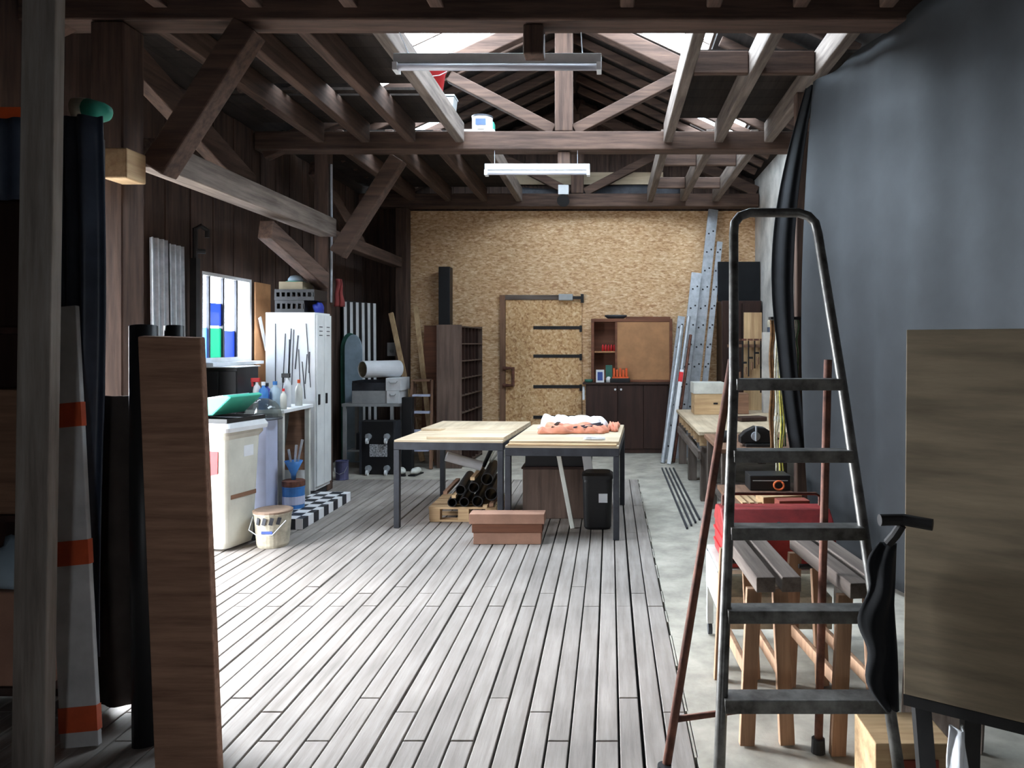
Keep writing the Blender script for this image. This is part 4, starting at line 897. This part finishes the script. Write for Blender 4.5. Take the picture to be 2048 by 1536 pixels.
# ================================================================== steel stepladder in front
t = thing('stepladder','tall worn steel stepladder standing open at the right','ladder',(.62,2.4,0))
yz = lambda z: 2.28+.372*z                                             # plane of the front frame
lx = lambda z: .325+.100*z if z < 1.34 else .459+.06*(z-1.34)
rx_ = lambda z: .905-.034*z if z < 1.34 else .859-.05*(z-1.34)
zs = [0,.34,.84,1.34,1.7,1.9]
arc = [(lx(1.92)+.0,1.92),(lx(1.92)+.006,1.965),(lx(1.92)+.03,1.995),(lx(1.92)+.07,2.01)]
arc2 = [(rx_(1.92)-.07,2.01),(rx_(1.92)-.03,1.995),(rx_(1.92)-.006,1.965),(rx_(1.92),1.92)]
pts = [(lx(z),yz(z),z) for z in zs]+[(x,yz(z),z) for x,z in arc+arc2]+[(rx_(z),yz(z),z) for z in reversed(zs)]
MB().tube(pts,.0185,14).build('front_frame', M['oldsteel'], t, smooth=True)
for i in range(5):
    z = .34+.25*i; y = yz(z)
    MB().box(lx(z)+.005,rx_(z)-.005,y-.035,y+.045,z-.012,z+.012).box(lx(z)+.005,rx_(z)-.005,y-.037,y-.033,z-.03,z+.0118).build('tread', M['oldsteel'], t, bevel=.004)
ltop, rtop = Vector((lx(1.42)-.002,yz(1.42)+.03,1.42)), Vector((rx_(1.42)-.03,yz(1.42)+.03,1.42)); lb_, rb_ = Vector((.185,2.55,0)), Vector((.755,2.72,0))
for p,q in ((ltop,lb_),(rtop,rb_)): MB().tube([p,q],.0155,12).build('rear_leg', M['rust'], t, smooth=True)
k = .13; MB().tube([ltop.lerp(lb_,1-k),rtop.lerp(rb_,1-k)],.011,10).build('cross_bar', M['rust'], t, smooth=True)
for p in ((lx(0),yz(0)),(rx_(0),yz(0)),(.185,2.55),(.755,2.72)): MB().lathe((p[0],p[1],0.0),[(0,0),(.026,0),(.024,.05),(0,.05)],12).build('rubber_foot', M['black'], t)
# ================================================================== curtain on the right
t = thing('curtain','huge slate-grey curtain hanging down the right side','curtain',(1.7,4.2,.1))
path = [(1.50,5.5),(1.62,4.85),(1.76,4.19),(1.90,3.5),(1.99,2.8),(2.02,2.0),(2.03,1.3)]
def along(s):
    s *= len(path)-1; i = min(int(s),len(path)-2); f = s-i; a,b = path[i],path[i+1]; return (a[0]+(b[0]-a[0])*f, a[1]+(b[1]-a[1])*f)
def cur(u,v):
    x,y = along(u); top = 3.4-.03*math.sin(u*math.pi*6)**2
    fold = (.018*math.sin(u*60)+.03*math.sin(u*23+1))*(.35+.65*v)+.05*math.exp(-((u-.02)/.03)**2)*math.sin(v*3)
    return (x-fold*.9-.10*math.exp(-(u/.05)**2)*v*(1-v)*2, y, top-(top-.03)*v)
MB().grid(cur,120,36).build('cloth', M['curtain'], t, solid=.004, smooth=True)
def edge(u,v):
    w_ = .05+.11*math.sin(min(1,v*1.4)*math.pi*.75); bow = .10*math.sin(v*math.pi*.9)
    return (1.495-bow-.02*v-.10*math.exp(-0)*v*(1-v)*2+.02-w_*(1-u)*.9, 5.53+.10*(1-u)+.02*math.sin(u*9), 3.40-2.7*v)
MB().grid(edge,10,30).build('shaded_edge_fold', M['blackcloth'], t, solid=.004, smooth=True)  # backlit shade of the curtain's turned edge, put in as black colour
hp = timber('post',(1.47,5.78,0),(1.47,5.78,3.41),.09,.09,'beamZ','dark post behind the left edge of the big curtain','post')
cords = [('rope_brown',.62,'thick brown cord hanging at the left edge of the bundle'),('rope_white',.5,'white cord hanging second from the left in the bundle'),('rope_yellow',.42,'yellow cord, longest of the hanging bundle beside the curtain'),('rope_green',.7,'green cord hanging in the middle of the bundle'),
  ('rope_brown',.9,'short brown cord hanging right of the middle green cord'),('rope_white',.8,'short white cord hanging next to the curtain edge'),('rope_green',1.0,'shortest green cord hanging next to the curtain edge')]
hk = MB().bar((1.21,5.685,1.675),(1.47,5.685,1.675),.09,.02); tag(hk.build('hook_bar', M['blackiron']),'short black bar on the post carrying the hanging cords','bar')
for i,(m,z0,lb) in enumerate(cords):
    x = 1.225+.031*i; z1 = 1.662; y = 5.715-.026*(i%3); n = 22
    pts = [(x+.006*math.sin(k*.7+i),y-.003*math.sin(k*.9+i),z0+(z1-z0)*k/n) for k in range(n+1)]
    pts2 = [(p[0]+.018+.004*math.sin(k),p[1],p[2]) for k,p in enumerate(pts)]
    tag(MB().tube(pts+pts2[::-1],.007 if 'brown' not in m else .011,6).build('rope', M[m], smooth=True),lb,'cord','cords hanging beside the curtain')
# ================================================================== plywood sheet at the right edge
t = thing('plywood_sheet','big plywood sheet standing upright at the right edge of the photo','board',(1.0,2.0,.5))
a,b = Vector((.822,2.1,.5)), Vector((1.40,1.72,.5)); up = Vector((.012,.01,1.02))
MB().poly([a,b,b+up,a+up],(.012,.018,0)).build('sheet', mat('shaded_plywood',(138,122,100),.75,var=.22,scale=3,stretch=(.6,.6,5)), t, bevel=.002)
t = thing('sheet_stand','black steel stand carrying the plywood sheet','stand',(1.05,2.0,0))
MB().bar((.84,2.13,.482),(1.42,1.75,.482),.06,.03).build('ledge', M['blackiron'], t)
for p,q in (((.875,2.11,.466),(.90,2.08,0)),((.99,2.06,.466),(1.02,2.14,0)),((1.32,1.86,.466),(1.36,1.9,0))): MB().bar(p,q,.045,.03).build('leg', M['blackiron'], t)
t = thing('hammer_clamp','black iron clamp gripping the left edge of the plywood sheet','clamp',(.82,2.08,1.0))
MB().tube([(.735,2.045,1.0),(.80,2.05,1.0),(.865,2.01,.995)],.016,12).build('head', M['blackiron'], t)
MB().tube([(.797,2.05,.985),(.783,2.06,.955),(.77,2.075,.93)],[.013,.014,.014],10).build('stem', M['blackiron'], t)
def bag(u,v):
    w_ = .04+.05*math.sin(v*math.pi)**.8+.012*math.sin(v*17); x = .795-w_+w_*u
    return (x, 2.085+.015*math.sin(u*7+v*4), .925-.46*v)
tag(MB().grid(bag,10,24).build('black_bag', M['blackcloth'], solid=.012, smooth=True),'crumpled black plastic bag hanging at left edge of the plywood sheet','bag')
tag(MB().grid(lambda u,v:(.895+.04*u+.05*v*u-.015*v,1.97+.02*math.sin(u*8+v*5),.47-.46*v),8,16).build('white_sheeting', M['paper'], solid=.006, smooth=True),'strip of crumpled white sheeting under the plywood sheet','sheeting')
# ================================================================== lights and things overhead
def lamp(x0,x1,Y,z,hz,lb,dy):
    t = thing('fluorescent_light',lb,'ceiling light',((x0+x1)/2,Y,z),group='fluorescent lights')
    MB().box(x0,x1,Y-.05,Y+.05,z+.038,z+.10).build('housing', M['fixture'], t, bevel=.004)
    MB().tube([(x0+.03,Y-.045,z+.012),(x1-.03,Y-.045,z+.012)],.022,12).build('tube', M['tube'], t, smooth=True)
    for x in (x0+.0,x1-.03): MB().box(x,x+.03,Y-.07,Y+.02,z-.012,z+.0375).build('tube_holder', M['white'], t)
    for x in (x0+.09,x1-.12): MB().tube([(x,Y,z+.1005),(x,Y+dy,hz)],.003,6).build('wire', M['galv'], t)
lamp(-1.36,-.054,4.75,3.205,3.359,'nearer unlit fluorescent light hung under the nearest truss',-.23)
lamp(-1.21,-.195,7.28,3.12,3.359,'farther unlit fluorescent light hung on wires under the middle truss',0)
t = thing('flood_lamp','small flood lamp on the far tie beam below king post','lamp',(-.63,10.2,3.4))
B(-.70,-.56,10.12,10.2,3.5,3.63).build('case', M['white'], t, bevel=.006); MB().tube([(-.63,10.22,3.47),(-.63,10.1,3.41)],[.03,.085],18).build('hood', M['black'], t); B(-.64,-.62,10.2,10.248,3.45,3.52).build('bracket', M['black'], t)
t = thing('red_bucket','red bucket standing on loft boards left of the central gap','bucket',(-1.53,6.5,3.641))
MB().lathe((-1.53,6.5,3.641),[(0,0),(.075,0),(.105,.2),(.115,.2),(.115,.215),(.1,.215),(.07,.01),(0,.01)],20).build('body', M['red'], t, smooth=True)
MB().tube([(-1.645,6.5,3.84),(-1.6,6.42,3.78),(-1.53,6.39,3.76),(-1.46,6.42,3.78),(-1.415,6.5,3.84)],.004,6).build('handle', M['galv'], t)
t = thing('grey_tub','grey tub on the loft boards beside the white can','tub',(-1.53,6.98,3.641))
MB().poly([(-1.62,6.9,3.641),(-1.45,6.9,3.641),(-1.435,6.9,3.76),(-1.64,6.9,3.76)],(0,.16,0)).build('body', M['fixture'], t, bevel=.004); B(-1.65,-1.43,6.89,7.07,3.761,3.775).build('rim', M['fixture'], t)
tag(B(-1.42,-1.12,7.26,7.44,3.541,3.56).build('white_shelf_board', M['white']),'white board lying on the middle tie beam under the white can','board')
t = thing('paint_can','white paint can with dark rim standing on the middle tie beam','paint can',(-1.25,7.35,3.561))
MB().lathe((-1.25,7.35,3.561),[(0,0),(.1,0),(.1,.13),(0,.13)],24).build('body', M['white'], t); MB().lathe((-1.25,7.35,3.692),[(0,0),(.104,0),(.104,.014),(.09,.018),(0,.012)],24).build('rim', M['steel'], t)
B(-1.3,-1.2,7.245,7.2495,3.6,3.66).build('label', M['bluelabel'], t)
tag(B(-1.28,-1.2,7.75,7.85,3.641,3.78).build('green_canister', M['teal'], bevel=.01),'small green canister on the far loft boards by the inner joist','canister')
